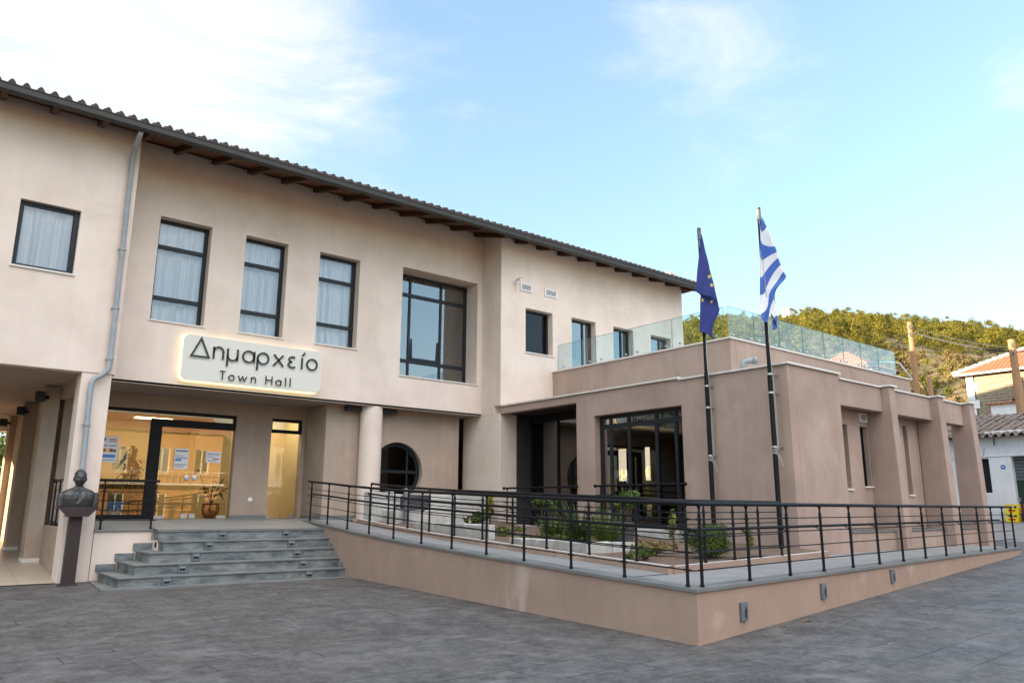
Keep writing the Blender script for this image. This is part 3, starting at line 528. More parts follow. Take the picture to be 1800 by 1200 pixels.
mb = MB(); mb.box(8.55, Yd+0.03, 1.27, 9.40, Yd+0.032, 3.67); dr = mb.build('glass_door', 'glassclear', HALL); mb = MB(); mb.box(9.22, Yd, 1.26, 9.36, Yd+0.06, 1.37); mb.box(8.55, Yd, 1.26, 8.68, Yd+0.06, 1.33); mb.build('lock', 'steel', dr)

# ---------------------------------------------------------------- low wing
W0, WT = 8.75, 4.63
mb = MB()
# west face: u runs along +Y
mb.wall((XC, 0, 0), Y, MX, 8.75, 18.69, 0.5, WT, [(11.62, 1.12, 14.59, 4.01), (15.28, 0.5, 18.69, 4.44)], 0.26)
mb.wall((0, W0, 0), X, MY, XC+0.262, 16.87, 0.5, WT, [], 0.26)
mb.build('wing_wall', 'wing', HALL, bevel=0.012)
mb = MB(); mb.wall((0, 9.2, 0), X, MY, 16.87, 21.8, 0.5, WT-0.02, [(17.64, 2.05, 17.95, 3.58), (18.58, 2.12, 18.96, 3.58), (20.92, 1.95, 21.17, 3.76)], 0.28); mb.box(16.62, 9.012, 0.5, 16.87, 9.48, WT-0.02); mb.box(21.81, 9.25, 0.5, 22.1, 18.6, WT-0.02)
mb.build('wing_wall', 'wing', HALL, bevel=0.012)
for i, (x0, x1) in enumerate(((18.98, 19.30), (21.8, 22.15), (23.9, 24.25))):
    mb = MB(); yb = 9.199 if i < 2 else 9.14
    mb.prism([(x0, 8.58, 4.55), (x0, yb, 4.55), (x0, yb, 0.4), (x0, 8.50, 0.4)], (x1-x0, 0, 0)); mb.build('buttress', 'wing', HALL, bevel=0.015)
    mb = MB(); mb.box(x0-0.04, 8.53, 4.552, x1+0.04, yb+0.03, 4.592); mb.build('wall_cap', 'cap', HALL)
for x0, x1 in ((16.872, 18.978), (19.302, 21.798), (22.152, 23.898)):
    mb = MB(); mb.box(x0, 8.78, 3.93, x1, 9.05, 4.53); mb.build('beam', 'wing', HALL, bevel=0.012)
    mb = MB(); mb.box(x0+0.042, 8.74, 4.532, x1-0.042, 9.1, 4.572); mb.build('wall_cap', 'cap', HALL)
for x0, x1 in ((16.89, 18.97), (19.31, 21.79), (22.16, 23.89)):
    mb = MB(); mb.box(x0, 8.75, 0.45, x1, 9.19, 1.06, 0); mb.build('bench_ledge', 'wing', HALL, bevel=0.01); mb = MB(); mb.box(x0, 8.72, 1.062, x1, 9.19, 1.09); mb.build('ledge_slab', 'slate_tread', HALL)
mb = MB(); mb.box(XC-0.05, W0-0.05, WT, XC+0.30, 11.66, WT+0.045); mb.box(XC-0.05, 11.66, WT+0.04, XC+0.30, 18.66, WT+0.085); mb.box(XC+0.30, W0-0.05, WT, 16.9, W0+0.3, WT+0.045); mb.build('wall_cap', 'cap', HALL)
mb = MB(); mb.box(XC+0.01, 11.66, WT, XC+0.25, 18.6, WT+0.04); mb.build('parapet', 'wing', HALL)
mb = MB(); mb.box(XC+0.26, 9.1, 4.50, 22.0, 18.69, 4.58); mb.build('wing_roof', 'concrete', HALL)
# terrace tier and its glass balustrade
mb = MB(); mb.wall((16.93, 0, 0), Y, MX, 11.67, 18.69, 4.585, 6.0, [], 0.25); mb.wall((0, 11.67, 0), X, MY, 17.182, 27.5, 4.585, 6.0, [], 0.25); mb.box(27.22, 11.93, 4.585, 27.5, 18.6, 6.0); mb.build('terrace_wall', 'wing', HALL, bevel=0.012)
mb = MB(); mb.box(22.12, 11.70, 0.8, 27.45, 18.6, 4.58); mb.build('terrace_base', 'wing', HALL)
mb = MB(); mb.box(17.18, 11.92, 5.85, 27.22, 18.69, 5.93); mb.build('terrace_floor', 'concrete', HALL)
mb = MB(); mb.box(16.89, 11.63, 6.0, 17.25, 18.69, 6.045); mb.box(17.25, 11.63, 6.0, 27.55, 11.99, 6.045); mb.build('wall_cap', 'cap', HALL)
ys = [18.5, 16.72, 15.22, 13.65, 11.86]; xs = [16.98, 18.21, 19.46, 20.71, 21.93, 23.11, 24.24, 25.43, 26.7]
def rail_pane(a, b):
    mb = MB(); a, b = Vector(a), Vector(b); d = (b-a).normalized(); a, b = a+d*0.012, b-d*0.012; n_ = Vector((d.y, -d.x, 0))*0.012
    mb.quad(a, b, b+Vector((0, 0, 0.86)), a+Vector((0, 0, 0.86))); o = mb.build('glass_panel', 'glassrail', HALL)
    e = MB()
    for p in (a, b): e.box(p.x-0.004, p.y-0.004, p.z, p.x+0.004, p.y+0.004, p.z+0.86)
    e.tube(a+Vector((0, 0, 0.862)), b+Vector((0, 0, 0.862)), 0.007, n=6); e.build('glass_edge', 'glassedge', o)
    c = MB()
    for t_ in (0.15, 0.85): p = a.lerp(b, t_); c.tube(p-n_*3+Vector((0, 0, 0.1)), p+n_*3+Vector((0, 0, 0.1)), 0.03, n=10)
    c.build('glass_clamp', 'steel', o)
for a, b in zip(ys, ys[1:]): rail_pane((17.0, a, 6.05), (17.0, b, 6.05))
for a, b in zip(xs, xs[1:]): rail_pane((a, 11.75, 6.05), (b, 11.75, 6.05))
mb = MB(); mb.sweep([(15.2, 10.16, 4.57), (15.2, 10.16, 4.86), (15.22, 10.13, 4.93), (15.28, 10.05, 4.95), (15.36, 9.95, 4.95)], 0.07, 12); mb.tube((15.34, 9.97, 4.95), (15.4, 9.9, 4.95), 0.085, n=12); mb.build('vent_pipe', 'pipe', HALL, smooth=True)
# big glazed bay of the wing, its slits, and the dark recess beside it
window(HALL, (XC, 0, 0), Y, MX, (11.62, 1.12, 14.59, 4.0), 0.22, vm=(12.0, 12.62, 13.55, 14.2), hm=(3.72,), glass_='glassbay', room=False, sill=False, fw_=0.08, name='glazed_bay')
mb = MB(); mb.box(15.9, 15.28, 1.0, 15.96, 18.69, 1.1); mb.box(15.9, 15.28, 4.2, 15.96, 18.69, 4.46)
for y in (15.3, 16.3, 17.3, 18.55): mb.box(15.9, y, 1.1, 15.96, y+0.09, 4.2)
w = mb.build('recessed_screen', 'black', HALL); mb = MB(); mb.quad((15.93, 15.28, 1.1), (15.93, 18.69, 1.1), (15.93, 18.69, 4.2), (15.93, 15.28, 4.2)); mb.build('pane', 'glassblack', w)
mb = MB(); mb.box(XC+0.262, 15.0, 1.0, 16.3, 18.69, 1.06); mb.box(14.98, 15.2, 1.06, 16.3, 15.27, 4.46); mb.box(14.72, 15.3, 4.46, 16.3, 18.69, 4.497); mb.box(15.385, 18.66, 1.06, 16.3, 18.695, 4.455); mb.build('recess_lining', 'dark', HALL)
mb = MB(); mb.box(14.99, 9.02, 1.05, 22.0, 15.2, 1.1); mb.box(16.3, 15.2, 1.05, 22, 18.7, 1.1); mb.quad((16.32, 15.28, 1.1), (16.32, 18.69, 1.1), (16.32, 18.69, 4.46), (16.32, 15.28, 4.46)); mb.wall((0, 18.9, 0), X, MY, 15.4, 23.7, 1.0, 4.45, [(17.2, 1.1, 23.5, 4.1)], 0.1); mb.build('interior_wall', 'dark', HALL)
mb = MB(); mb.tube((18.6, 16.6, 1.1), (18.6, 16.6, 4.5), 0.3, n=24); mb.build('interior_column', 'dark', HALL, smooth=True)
for i_, (u0, v0, u1, v1) in enumerate(((17.64, 2.05, 17.95, 3.58), (18.58, 2.12, 18.96, 3.58), (20.92, 1.95, 21.17, 3.76))):
    window(HALL, (0, 9.2, 0), X, MY, (u0, v0, u1, v1), 0.12, glass_='glassdark', fw_=0.03, vm=((u0+u1)/2,), name='slit_window', room=False)
x0, x1, z0, z1 = 18.56, 18.95, 3.70, 3.92
mb = MB(); mb.box(x0, 9.165, z0, x1, 9.2, z0+0.035); mb.box(x0, 9.165, z1-0.035, x1, 9.2, z1); mb.box(x0, 9.165, z0+0.035, x0+0.04, 9.2, z1-0.035); mb.box(x1-0.04, 9.165, z0+0.035, x1, 9.2, z1-0.035); v = mb.build('wall_vent', 'white', HALL)
mb = MB(); mb.box(x0+0.04, 9.19, z0+0.035, x1-0.04, 9.198, z1-0.035, 1)
for k in range(3): mb.box(x0+0.04, 9.168, z0+0.06+k*0.045, x1-0.04, 9.18, z0+0.078+k*0.045)
mb.build('louvre', ['white', 'frame'], v)

# ---------------------------------------------------------------- porch floor
mb = MB()
mb.quad((3.2, 18.72, 1.075), (4.83, 18.72, 1.075), (4.83, 19.5, 1.15), (3.2, 19.5, 1.15)); mb.quad((4.83, 18.31, 1.06), (8.6, 18.06, 1.06), (8.72, 19.5, 1.22), (4.83, 19.5, 1.15)); mb.quad((3.2, 19.5, 1.15), (4.83, 19.5, 1.15), (4.83, 21.7, 1.245), (3.2, 21.7, 1.245)); mb.quad((4.83, 19.5, 1.15), (8.72, 19.5, 1.22), (9.6, 21.7, 1.245), (4.83, 21.7, 1.245)); mb.quad((8.72, 19.5, 1.22), (14.7, 19.5, 1.22), (14.7, 21.7, 1.245), (9.6, 21.7, 1.245))
tag(mb.build('porch_floor', 'floor'), kind='structure')
# ================================================================ STEPS
ST = thing('stone_steps', 'five wide grey slate steps with small recessed lamps climbing to the lit entrance', 'steps', (6.3, 17.5, 0))
mb = MB(); mb.box(3.636, 18.70, 0.0, 4.85, 19.2, 1.035); mb.box(4.83, 18.32, 0.0, 8.5, 19.2, 0.85); mb.build('podium_wall', 'upper', HALL, bevel=0.01)
mb = MB(); mb.box(3.636, 18.66, 1.037, 4.83, 19.2, 1.075); mb.build('podium_edge', 'slate_tread', HALL)
lx = [3.80, 4.15, 4.50, 4.86, 4.83]; dy = lambda x: -0.055*(x-3.8)
sl_l = [4.68, 5.06, 5.42, 5.79, 6.18]
for i in range(5):
    y0 = 16.85+0.36*i; z0, z1 = 0.21*i, 0.21*(i+1); x0 = lx[i]; xr = 7.73+(y0-6)*0.0748+0.02
    mb = MB()
    yb = 18.66 if i < 4 else 18.6
    mb.prism([(x0, y0+dy(x0), z0), (xr, y0+dy(xr), z0), (xr+0.1, yb, z0), (x0, yb, z0)], (0, 0, z1-z0-0.032)); o = mb.build('riser', 'slate', ST)
    mb = MB(); mb.prism([(x0-0.025, y0-0.025+dy(x0), z1-0.032), (xr, y0-0.025+dy(xr), z1-0.032), (xr+0.1, yb, z1-0.032), (x0-0.025, yb, z1-0.032)], (0, 0, 0.032)); mb.build('tread', 'slate_tread', ST, bevel=0.006)
    for lx_, q in ((sl_l[i], 0), (7.66, 1)):
        yy = y0+dy(lx_)
        mb = MB(); zc = (z0+z1)/2-0.01; w_ = 0.085
        mb.box(lx_-w_, yy-0.035, zc-0.08, lx_+w_, yy-0.001, zc+0.08); mb.box(lx_-0.05, yy-0.0375, zc-0.03, lx_+0.05, yy-0.0352, zc+0.02, 1); mb.prism([(lx_-0.06, yy-0.035, zc+0.02), (lx_-0.06, yy-0.055, zc+0.015), (lx_-0.06, yy-0.035, zc+0.045)], (0.12, 0, 0))
        mb.build('step_lamp', ['greybox', 'frame'], ST)
    if i < 4:
        mb = MB(); mb.box(x0-0.06, 18.665, z1+0.002, lx[i+1]-0.03, 18.698, z1+0.15); mb.build('skirting', 'slate', ST)
        mb = MB(); mb.box(x0+0.0, 17.6+0.25*i, z0+0.05, x0+0.0-0.03, 17.75+0.25*i, z0+0.17); mb.build('step_lamp', 'greybox', ST)
        # stepped tiles on the ramp wall
        mb = MB(); mb.prism([(xr-0.03, y0+dy(xr)-0.12, z0+0.004), (xr-0.03, y0+dy(xr)+0.25, z0+0.004), (xr-0.03, y0+dy(xr)+0.25, z1+0.13), (xr-0.03, y0+dy(xr)-0.12, z1+0.0)], (0.028, 0, 0)); mb.build('skirting', 'slate', ST)
mb = MB(); mb.prism([(3.45, 16.55, -0.02), (8.5, 16.22, -0.02), (8.6, 18.68, -0.02), (3.64, 18.68, -0.02)], (0, 0, 0.045)); mb.build('base_slab', 'slate_tread', ST)

# ================================================================ RAMP
RAMP = thing('access_ramp', 'salmon painted wheelchair ramp wall with grey walkway turning the corner to the right', 'ramp', (8, 6.2, 0))
prof = [(19.5, 1.238), (17.98, 1.15), (16.35, 1.04), (13.93, 0.915), (11.65, 0.83), (9.86, 0.765), (8.4, 0.715), (7.2, 0.675), (6.0, 0.645)]
def rz_(y):
    for (a, p), (b, q) in zip(prof, prof[1:]):
        if y >= b: return p+(q-p)*(y-a)/(b-a)
    return 0.645
ox = lambda y: 7.73+(y-6)*0.0748
ix = lambda y: 8.85+(y-7.35)*0.080
ryo = lambda x: 6.0+(x-7.73)*0.0942
ryi = lambda x: 7.35+(x-8.85)*0.13
mb = MB()
ysr = [19.5, 17.98, 16.35, 13.93, 11.65, 9.86, 8.4, 7.2, 6.0]
for a, b in zip(ysr, ysr[1:]): mb.quad((ox(a), a, -0.05), (ox(b), b, -0.05), (ox(b), b, rz_(b)-0.035), (ox(a), a, rz_(a)-0.035))
xsr = [7.73, 12.0, 17.0, 22.8]
for a, b in zip(xsr, xsr[1:]): mb.quad((a, ryo(a), -0.1), (b, ryo(b), -0.1), (b, ryo(b), 0.61), (a, ryo(a), 0.61))
mb.quad((22.8, ryo(22.8), 0.2), (22.8, 8.6, 0.2), (22.8, 8.6, 0.61), (22.8, ryo(22.8), 0.61))
mb.build('retaining_wall', 'salmon', RAMP, weld=True)
mb = MB()
ohx = lambda y: ox(y)-0.03
for a, b in zip(ysr, ysr[1:]):
    za, zb = rz_(a), rz_(b); b2 = b if b > 6.01 else 5.97
    A, B = (ohx(a), a), (ohx(b), b2); wdt = 0.30
    A2, B2 = (ox(a)+wdt, a), (ox(b)+wdt, b if b > 6.01 else 6.3)
    mb.quad((*A, za), (*B, zb), (*B2, zb), (*A2, za)); mb.quad((*A, za-0.04), (*B, zb-0.04), (*B, zb), (*A, za)); mb.quad((*A, za-0.04), (*A2, za-0.04), (*B2, zb-0.04), (*B, zb-0.04))
for a, b in zip(xsr, xsr[1:]):
    ya, yb = ryo(a)-0.03, ryo(b)-0.03; a_ = a-0.03 if a < 8 else a; a2 = a+0.30 if a < 8 else a
    mb.quad((a_, ya, 0.645), (b, yb, 0.645), (b, yb+0.33, 0.645), (a2, ya+0.33, 0.645)); mb.quad((a_, ya, 0.605), (b, yb, 0.605), (b, yb, 0.645), (a_, ya, 0.645)); mb.quad((a_, ya, 0.605), (a2, ya+0.33, 0.605), (b, yb+0.33, 0.605), (b, yb, 0.605))
mb.build('edge_slab', 'slate_tread', RAMP)
mb = MB(); yi = [19.5, 17.98, 16.35, 13.93, 11.65, 9.86, 8.4, 7.35]
for a, b in zip(yi, yi[1:]): mb.quad((ox(a)+0.29, a, rz_(a)-0.004), (ox(b)+0.29, b, rz_(b)-0.004), (ix(b), b, rz_(b)-0.004), (ix(a), a, rz_(a)-0.004))
mb.quad((ox(7.35)+0.29, 7.35, 0.67), (ox(6.3)+0.29, 6.29, 0.641), (8.85, 6.39, 0.641), (8.85, 7.35, 0.665))
xi = [8.85, 14.6]; mb.quad((8.85, ryo(8.85)+0.29, 0.641), (14.6, ryo(14.6)+0.29, 0.641), (14.6, ryi(14.6), 0.641), (8.85, 7.35, 0.665))
mb.quad((14.6, ryo(14.6)+0.29, 0.641), (22.8, ryo(22.8)+0.29, 0.641), (22.8, 8.76, 0.641), (14.6, 8.76, 0.641))
mb.build('walkway', 'rampfloor', RAMP)
mb = MB(); yk = [18.4, 16.35, 13.93, 11.65, 9.86, 8.4, 7.35]
for a, b in zip(yk, yk[1:]):
    for h0, h1, m_, o0, o1 in ((-0.05, 0.10, 0, 0, 0.14),):
        A, B, A2, B2 = (ix(a)+o0, a), (ix(b)+o0, b), (ix(a)+o1, a), (ix(b)+o1, b)
        za, zb = rz_(a), rz_(b)
        mb.quad((*A, za+h0), (*B, zb+h0), (*B, zb+h1), (*A, za+h1)); mb.quad((*A, za+h1), (*B, zb+h1), (*B2, zb+h1), (*A2, za+h1), 1); mb.quad((*A2, za+h0), (*A2, za+h1), (*B2, zb+h1), (*B2, zb+h0))
a, b = (8.85, 7.35), (14.68, ryi(14.68)); z = 0.665
mb.quad((*a, z-0.05), (*b, z-0.05), (*b, z+0.10), (*a, z+0.10)); mb.quad((*a, z+0.10), (*b, z+0.10), (b[0], b[1]+0.14, z+0.10), (a[0]+0.14, a[1]+0.14, z+0.10), 1)
mb.quad((9.6, 18.4, 1.1), (9.74, 18.4, 1.1), (9.74, 18.4, 1.28), (9.6, 18.4, 1.28))
mb.build('inner_kerb', ['salmon', 'concrete'], RAMP)
for x, z in ((8.78, 0.30), (11.15, 0.385), (13.95, 0.44)):
    yy = ryo(x); mb = MB(); mb.box(x-0.075, yy-0.035, z-0.11, x+0.075, yy+0.01, z+0.11); mb.prism([(x+0.005, yy-0.036, z-0.075), (x+0.045, yy-0.036, z-0.075), (x+0.045, yy-0.036, z+0.06), (x+0.005, yy-0.036, z+0.02)], (0, -0.002, 0), 1)
    mb.build('wall_lamp', ['greybox', 'frame'], RAMP)

# ================================================================ RAILINGS
def railing(name_label, posts, top=1.0, bars=(0.20, 0.41, 0.62, 0.81), lower=None, ends=(None, None), group=None, knob=False, rr=0.028, pr=0.021):
    """posts: (x, y, base z) of every post in order; corner points may be passed with a 4th value None (no post)"""
    P = [Vector(p[:3]) for p in posts]; c = sum(P, Vector())/len(P); c.z = min(p.z for p in P)
    T = thing('railing', name_label, 'railing', tuple(c), group=group)
    Zv = Vector((0, 0, 1)); path = list(P)
    if ends[0]: path = [Vector(ends[0])]+path
    if ends[1]: path = path+[Vector(ends[1])]
    for p, q in zip(posts, P):
        if len(p) > 3: continue
        mb = MB(); mb.lathe([(pr*1.35, 0), (pr*1.35, 0.03), (pr*1.08, 0.035), (pr, 0.06), (pr, top-0.13), (pr*0.72, top-0.11), (pr*0.72, top-0.06), (pr*1.25, top-0.035), (pr*1.25, top-0.02)], q, 12)
        mb.build('post', 'black', T, smooth=False)
    mb = MB(); mb.sweep([p+Zv*top for p in path], rr, 12)
    if knob:
        for p in (path[0], path[-1]): mb.ball(p+Zv*top, rr*1.7, 10, 8)
    mb.build('handrail', 'black', T, smooth=True)
    mb = MB()
    for h in bars: mb.sweep([p+Zv*h for p in path], 0.0085, 6)
    for q, p in zip(P, posts):
        if len(p) > 3: continue
        for h in bars:
            i = path.index(q); d = (path[min(i+1, len(path)-1)]-path[max(i-1, 0)]).normalized(); mb.tube(q+Zv*h-d*0.055, q+Zv*h+d*0.055, 0.014, n=6)
    mb.build('crossbar', 'black', T)
    if lower:
        a, b, off = lower; mb = MB(); pp = path[a:b]
        for k, p in enumerate(pp):
            pass
        offs = []
        for k, p in enumerate(pp):
            d = (pp[min(k+1, len(pp)-1)]-pp[max(k-1, 0)]).normalized(); nn = Vector((-d.y, d.x, 0))*off; offs.append(p+nn+Zv*0.68)
            if k % 1 == 0: mb.tube(p+Zv*0.62, offs[-1]-Zv*0.015, 0.009, n=6)
        mb.sweep(offs, 0.021, 10); mb.build('lower_handrail', 'black', T, smooth=True)
    return T
py_ = [19.19, 17.98, 16.72, 15.5, 14.28, 13.05, 11.88, 10.71, 9.61, 8.43, 7.3, 6.18]
outer = [(ox(y)+0.06, y, rz_(y)) for y in py_]+[(7.80, 6.07, 0.645, None)]+[(x, ryo(x)+0.07, 0.645) for x in (7.97, 9.14, 10.3, 11.42, 12.52, 13.65, 14.8, 16.0, 17.25, 18.45, 19.7, 20.85, 21.85, 22.7)]
railing('long black metal railing along the outer edge of the salmon ramp, turning its corner', outer, lower=(0, 27, 0.09), ends=((ox(19.45)+0.06, 19.45, 1.245), None))
pi_ = [17.75, 16.7, 15.65, 14.6, 13.5, 12.4, 11.35, 10.3, 9.15, 8.05]
inner = [(ix(y)+0.07, y, rz_(y)+0.10) for y in pi_]+[(8.95, 7.45, 0.765, None)]+[(x, ryi(x)+0.07, 0.765) for x in (10.02, 10.95, 11.85, 12.7)]
railing('black metal railing on the inner kerb of the ramp beside the flower beds', inner, top=0.93, bars=(0.18, 0.38, 0.58, 0.76), lower=(0, 10, -0.09), ends=(None, None))
railing('short black railing on the podium left of the slate steps', [(3.75, 18.74, 1.075), (4.77, 18.74, 1.075)], top=1.06, ends=((3.64, 18.74, 1.075), (4.87, 18.74, 1.075)))
railing('short black railing on the low wall behind the bronze bust', [(3.12, 20.75, 1.13), (3.12, 20.2, 1.13), (3.12, 19.55, 1.13)], top=1.02, ends=((3.12, 20.9, 1.13), (3.12, 19.35, 1.13)), knob=True)
railing('black railing with ball ends across the dark recess of the brown wing', [(14.52, 18.1, 1.10), (14.52, 16.7, 1.10), (14.52, 15.35, 1.10)], top=1.04, ends=((14.52, 18.25, 1.10), (14.52, 15.1, 1.10)), knob=True)
railing('black railing with ball ends across the glazed bay of the brown wing', [(14.52, 14.2, 1.10), (14.52, 12.9, 1.10), (14.52, 11.6, 1.10)], top=1.04, ends=((14.52, 14.4, 1.10), (14.52, 11.45, 1.10)), knob=True)

# ================================================================ SIGN
def stroke(mb, pts, w, y, t, m=0, closed=False):
    P = [Vector((p[0], p[1])) for p in pts]; n = len(P); Lf, Rt = [], []
    for i in range(n):
        a = P[(i-1) % n] if closed or i > 0 else None; b = P[(i+1) % n] if closed or i < n-1 else None
        d1 = (P[i]-a).normalized() if a is not None else None; d2 = (b-P[i]).normalized() if b is not None else None
        d1 = d1 or d2; d2 = d2 or d1; n1 = Vector((-d1.y, d1.x)); n2 = Vector((-d2.y, d2.x)); mm = (n1+n2).normalized(); k = min(2.2, 1/max(0.3, mm.dot(n1)))
        Lf.append(P[i]+mm*k*w/2); Rt.append(P[i]-mm*k*w/2)
    for i in range(n if closed else n-1):
        j = (i+1) % n; q = [Lf[i], Lf[j], Rt[j], Rt[i]]
        mb.prism([(p.x, y, p.y) for p in q], (0, t, 0), m)
def arc(cx, cz, r, a0, a1, n=20, rz=None): return [(cx+r*math.cos(R(a0+(a1-a0)*i/n)), cz+(rz or r)*math.sin(R(a0+(a1-a0)*i/n))) for i in range(n+1)]
def glyph(ch, x, z, h):                     # geometric stroke letters, h = x-height, returns (strokes, advance)
    r = h/2; k = {}
    if ch == 'Δ': return [([(x+0.02*h, z+0.02*h), (x+0.72*h, z+1.55*h), (x+1.42*h, z+0.02*h)], True)]
    if ch in 'ηn':
        w = 0.78*h; return [([(x, z), (x, z+h)], False), ([(x, z+0.62*h)]+arc(x+w/2, z+0.6*h, w/2, 180, 0, 16)+[(x+w, z)], False)]
    if ch == 'μ':
        w = 0.84*h; return [([(x, z-0.52*h), (x, z+h)], False), ([(x, z+0.45*h)]+arc(x+w/2, z+0.42*h, w/2, 180, 360, 16), False), ([(x+w, z), (x+w, z+h)], False)]
    if ch in 'αa': return [(arc(x+r, z+r, r*0.96, 0, 360, 32)[:-1], True), ([(x+2*r, z), (x+2*r, z+h)], False)]
    if ch == 'ρ': return [(arc(x+r, z+r, r*0.96, 0, 360, 32)[:-1], True), ([(x+0.02*h, z-0.55*h), (x+0.02*h, z+r)], False)]
    if ch == 'χ': return [([(x, z), (x+0.86*h, z+h)], False), ([(x+0.02*h, z+h), (x+0.9*h, z)], False)]
    if ch == 'ε': return [(arc(x+0.40*h, z+0.74*h, 0.30*h, 40, 270, 14, 0.24*h), False), (arc(x+0.40*h, z+0.27*h, 0.35*h, 90, 325, 14, 0.25*h), False)]
    if ch in 'ίι': return [([(x, z), (x, z+h)], False)]+([([(x+0.02*h, z+1.2*h), (x+0.24*h, z+1.5*h)], False)] if ch == 'ί' else [])
    if ch in 'οo': return [(arc(x+r, z+r, r*0.96, 0, 360, 32)[:-1], True)]
    if ch == 'T': return [([(x, z+1.5*h), (x+0.9*h, z+1.5*h)], False), ([(x+0.45*h, z), (x+0.45*h, z+1.5*h)], False)]
    if ch == 'w': return [([(x, z+h), (x+0.38*h, z+0.05*h), (x+0.75*h, z+h*0.95), (x+1.12*h, z+0.05*h), (x+1.5*h, z+h)], False)]
    if ch == 'H': return [([(x, z), (x, z+1.55*h)], False), ([(x+1.15*h, z), (x+1.15*h, z+1.55*h)], False), ([(x, z+0.8*h), (x+1.15*h, z+0.8*h)], False)]
    if ch == 'l': return [([(x, z), (x, z+1.6*h)], False)]
    if ch == 'φ': return [(arc(x+r, z+r, r*0.96, 0, 360, 32)[:-1], True), ([(x+r, z-0.5*h), (x+r, z+1.3*h)], False)]
    if ch == 'κ': return [([(x, z), (x, z+h)], False), ([(x+0.75*h, z+h), (x+0.05*h, z+0.5*h), (x+0.8*h, z)], False)]
    return []
def rrect(x0, z0, x1, z1, r, y, n=8):
    pts = []
    for cx, cz, a0 in ((x1-r, z1-r, 0), (x0+r, z1-r, 90), (x0+r, z0+r, 180), (x1-r, z0+r, 270)): pts += [(cx+r*math.cos(R(a0+90*i/n)), y, cz+r*math.sin(R(a0+90*i/n))) for i in range(n+1)]
    return pts
SIGN = thing('sign', 'cream backlit sign board with dark Greek lettering and Town Hall below it', 'sign', (7.17, 19.55, 4.66))
bx0, bx1, bz0, bz1 = 5.31, 9.03, 4.65, 5.80
mb = MB(); mb.prism(rrect(bx0, bz0, bx1, bz1, 0.16, 19.54), (0, 0.05, 0)); mb.build('board', 'signboard', SIGN, bevel=0.008)
mb = MB(); mb.prism(rrect(bx0-0.045, bz0-0.045, bx1-0.05, bz1-0.01, 0.16, 19.60), (0, 0.06, 0)); mb.build('backlight', 'glow', SIGN)
mb = MB(); mb.box(5.6, 19.66, 4.9, 8.7, 19.698, 5.5); mb.build('mounting_bracket', 'gutter', SIGN)
def lettering(items, h, w, z, name='lettering', ys=19.50, par=SIGN, mats=('letter', 'letterhalo'), halo=True):
    mb = MB()
    for ch, x in items:
        for pts, cl in glyph(ch, x, z, h):
            stroke(mb, pts, w, ys, 0.034, 0, cl)
            if halo: stroke(mb, pts, w+0.014, ys+0.0345, 0.004, 1, cl)
    return mb.build(name, list(mats), par)
lettering([('Δ', 5.50), ('η', 6.05), ('μ', 6.40), ('α', 6.79), ('ρ', 7.18), ('χ', 7.62), ('ε', 8.02), ('ί', 8.42), ('ο', 8.56)], 0.305, 0.052, 5.25)
lettering([('T', 6.25), ('o', 6.47), ('w', 6.72), ('n', 7.06), ('H', 7.45), ('a', 7.72), ('l', 7.99), ('l', 8.12)], 0.143, 0.030, 4.735)

# ================================================================ FLAGS
FS, FD = Vector((0.777, -0.630, 0)), Vector((-0.630, -0.777, 0))    # along the hanging cloth, and out of it
def flagpole(label, x, y, z0, z1, brk, knot):
    T = thing('flagpole', label, 'flagpole', (x, y, z0), group='flagpoles on the wing wall')
    mb = MB(); mb.tube((x, y, z0), (x, y, z0+3.6), 0.052, n=14); mb.tube((x, y, z0+3.6), (x, y, z1), 0.042, 0.036, n=14); mb.build('pole', 'black', T, smooth=False)
    mb = MB(); mb.tube((x, y, z1), (x, y, z1+0.02), 0.045, n=12); mb.tube((x+0.0, y, z1-0.28), (x, y, z1-0.02), 0.047, n=12); mb.build('pole_cap', 'greybox', T)
    mb = MB()
    for z in brk:
        mb.tube((x, y, z-0.02), (x, y, z+0.02), 0.062, n=12); mb.box(x, y-0.02, z-0.015, XC+0.01, y+0.02, z+0.015); mb.box(x-0.09, y-0.02, z-0.012, x, y+0.02, z+0.012)
    mb.build('bracket', 'steel', T)
    mb = MB(); pts = [(x-0.06, y-0.03, z1-0.3)]+[(x-0.055+0.10*k/11+0.01*math.sin(k*1.7), y-0.05, z1-0.3+(knot+0.1-z1+0.3)*k/11) for k in range(1, 12)]
    mb.sweep(pts, 0.005, 5); mb.sweep([(p[0]+0.03*math.sin(i*0.8), p[1]-0.01, p[2]) for i, p in enumerate(pts)], 0.004, 5)
    for k in range(4): mb.sweep([(x+0.055*math.cos(a*0.7), y+0.055*math.sin(a*0.7), knot+0.03*k+0.01*math.sin(a)) for a in range(10)], 0.007, 5)
    mb.sweep([(x-0.04, y-0.05, knot), (x+0.02, y-0.1, knot-0.12), (x+0.10, y-0.1, knot-0.28), (x+0.12, y-0.09, knot-0.25), (x+0.03, y-0.08, knot)], 0.006, 5); mb.build('rope', 'rope', T)
    return T
flagpole('tall black flagpole carrying the plain blue starred flag, nearer the glazed bay', 14.5, 10.69, 1.06, 8.2, (4.35, 3.85, 2.75), 2.65)
flagpole('tall black flagpole carrying the striped blue and white flag, nearer the wing corner', 14.43, 9.0, 0.77, 8.18, (4.4, 4.0, 2.85), 2.72)
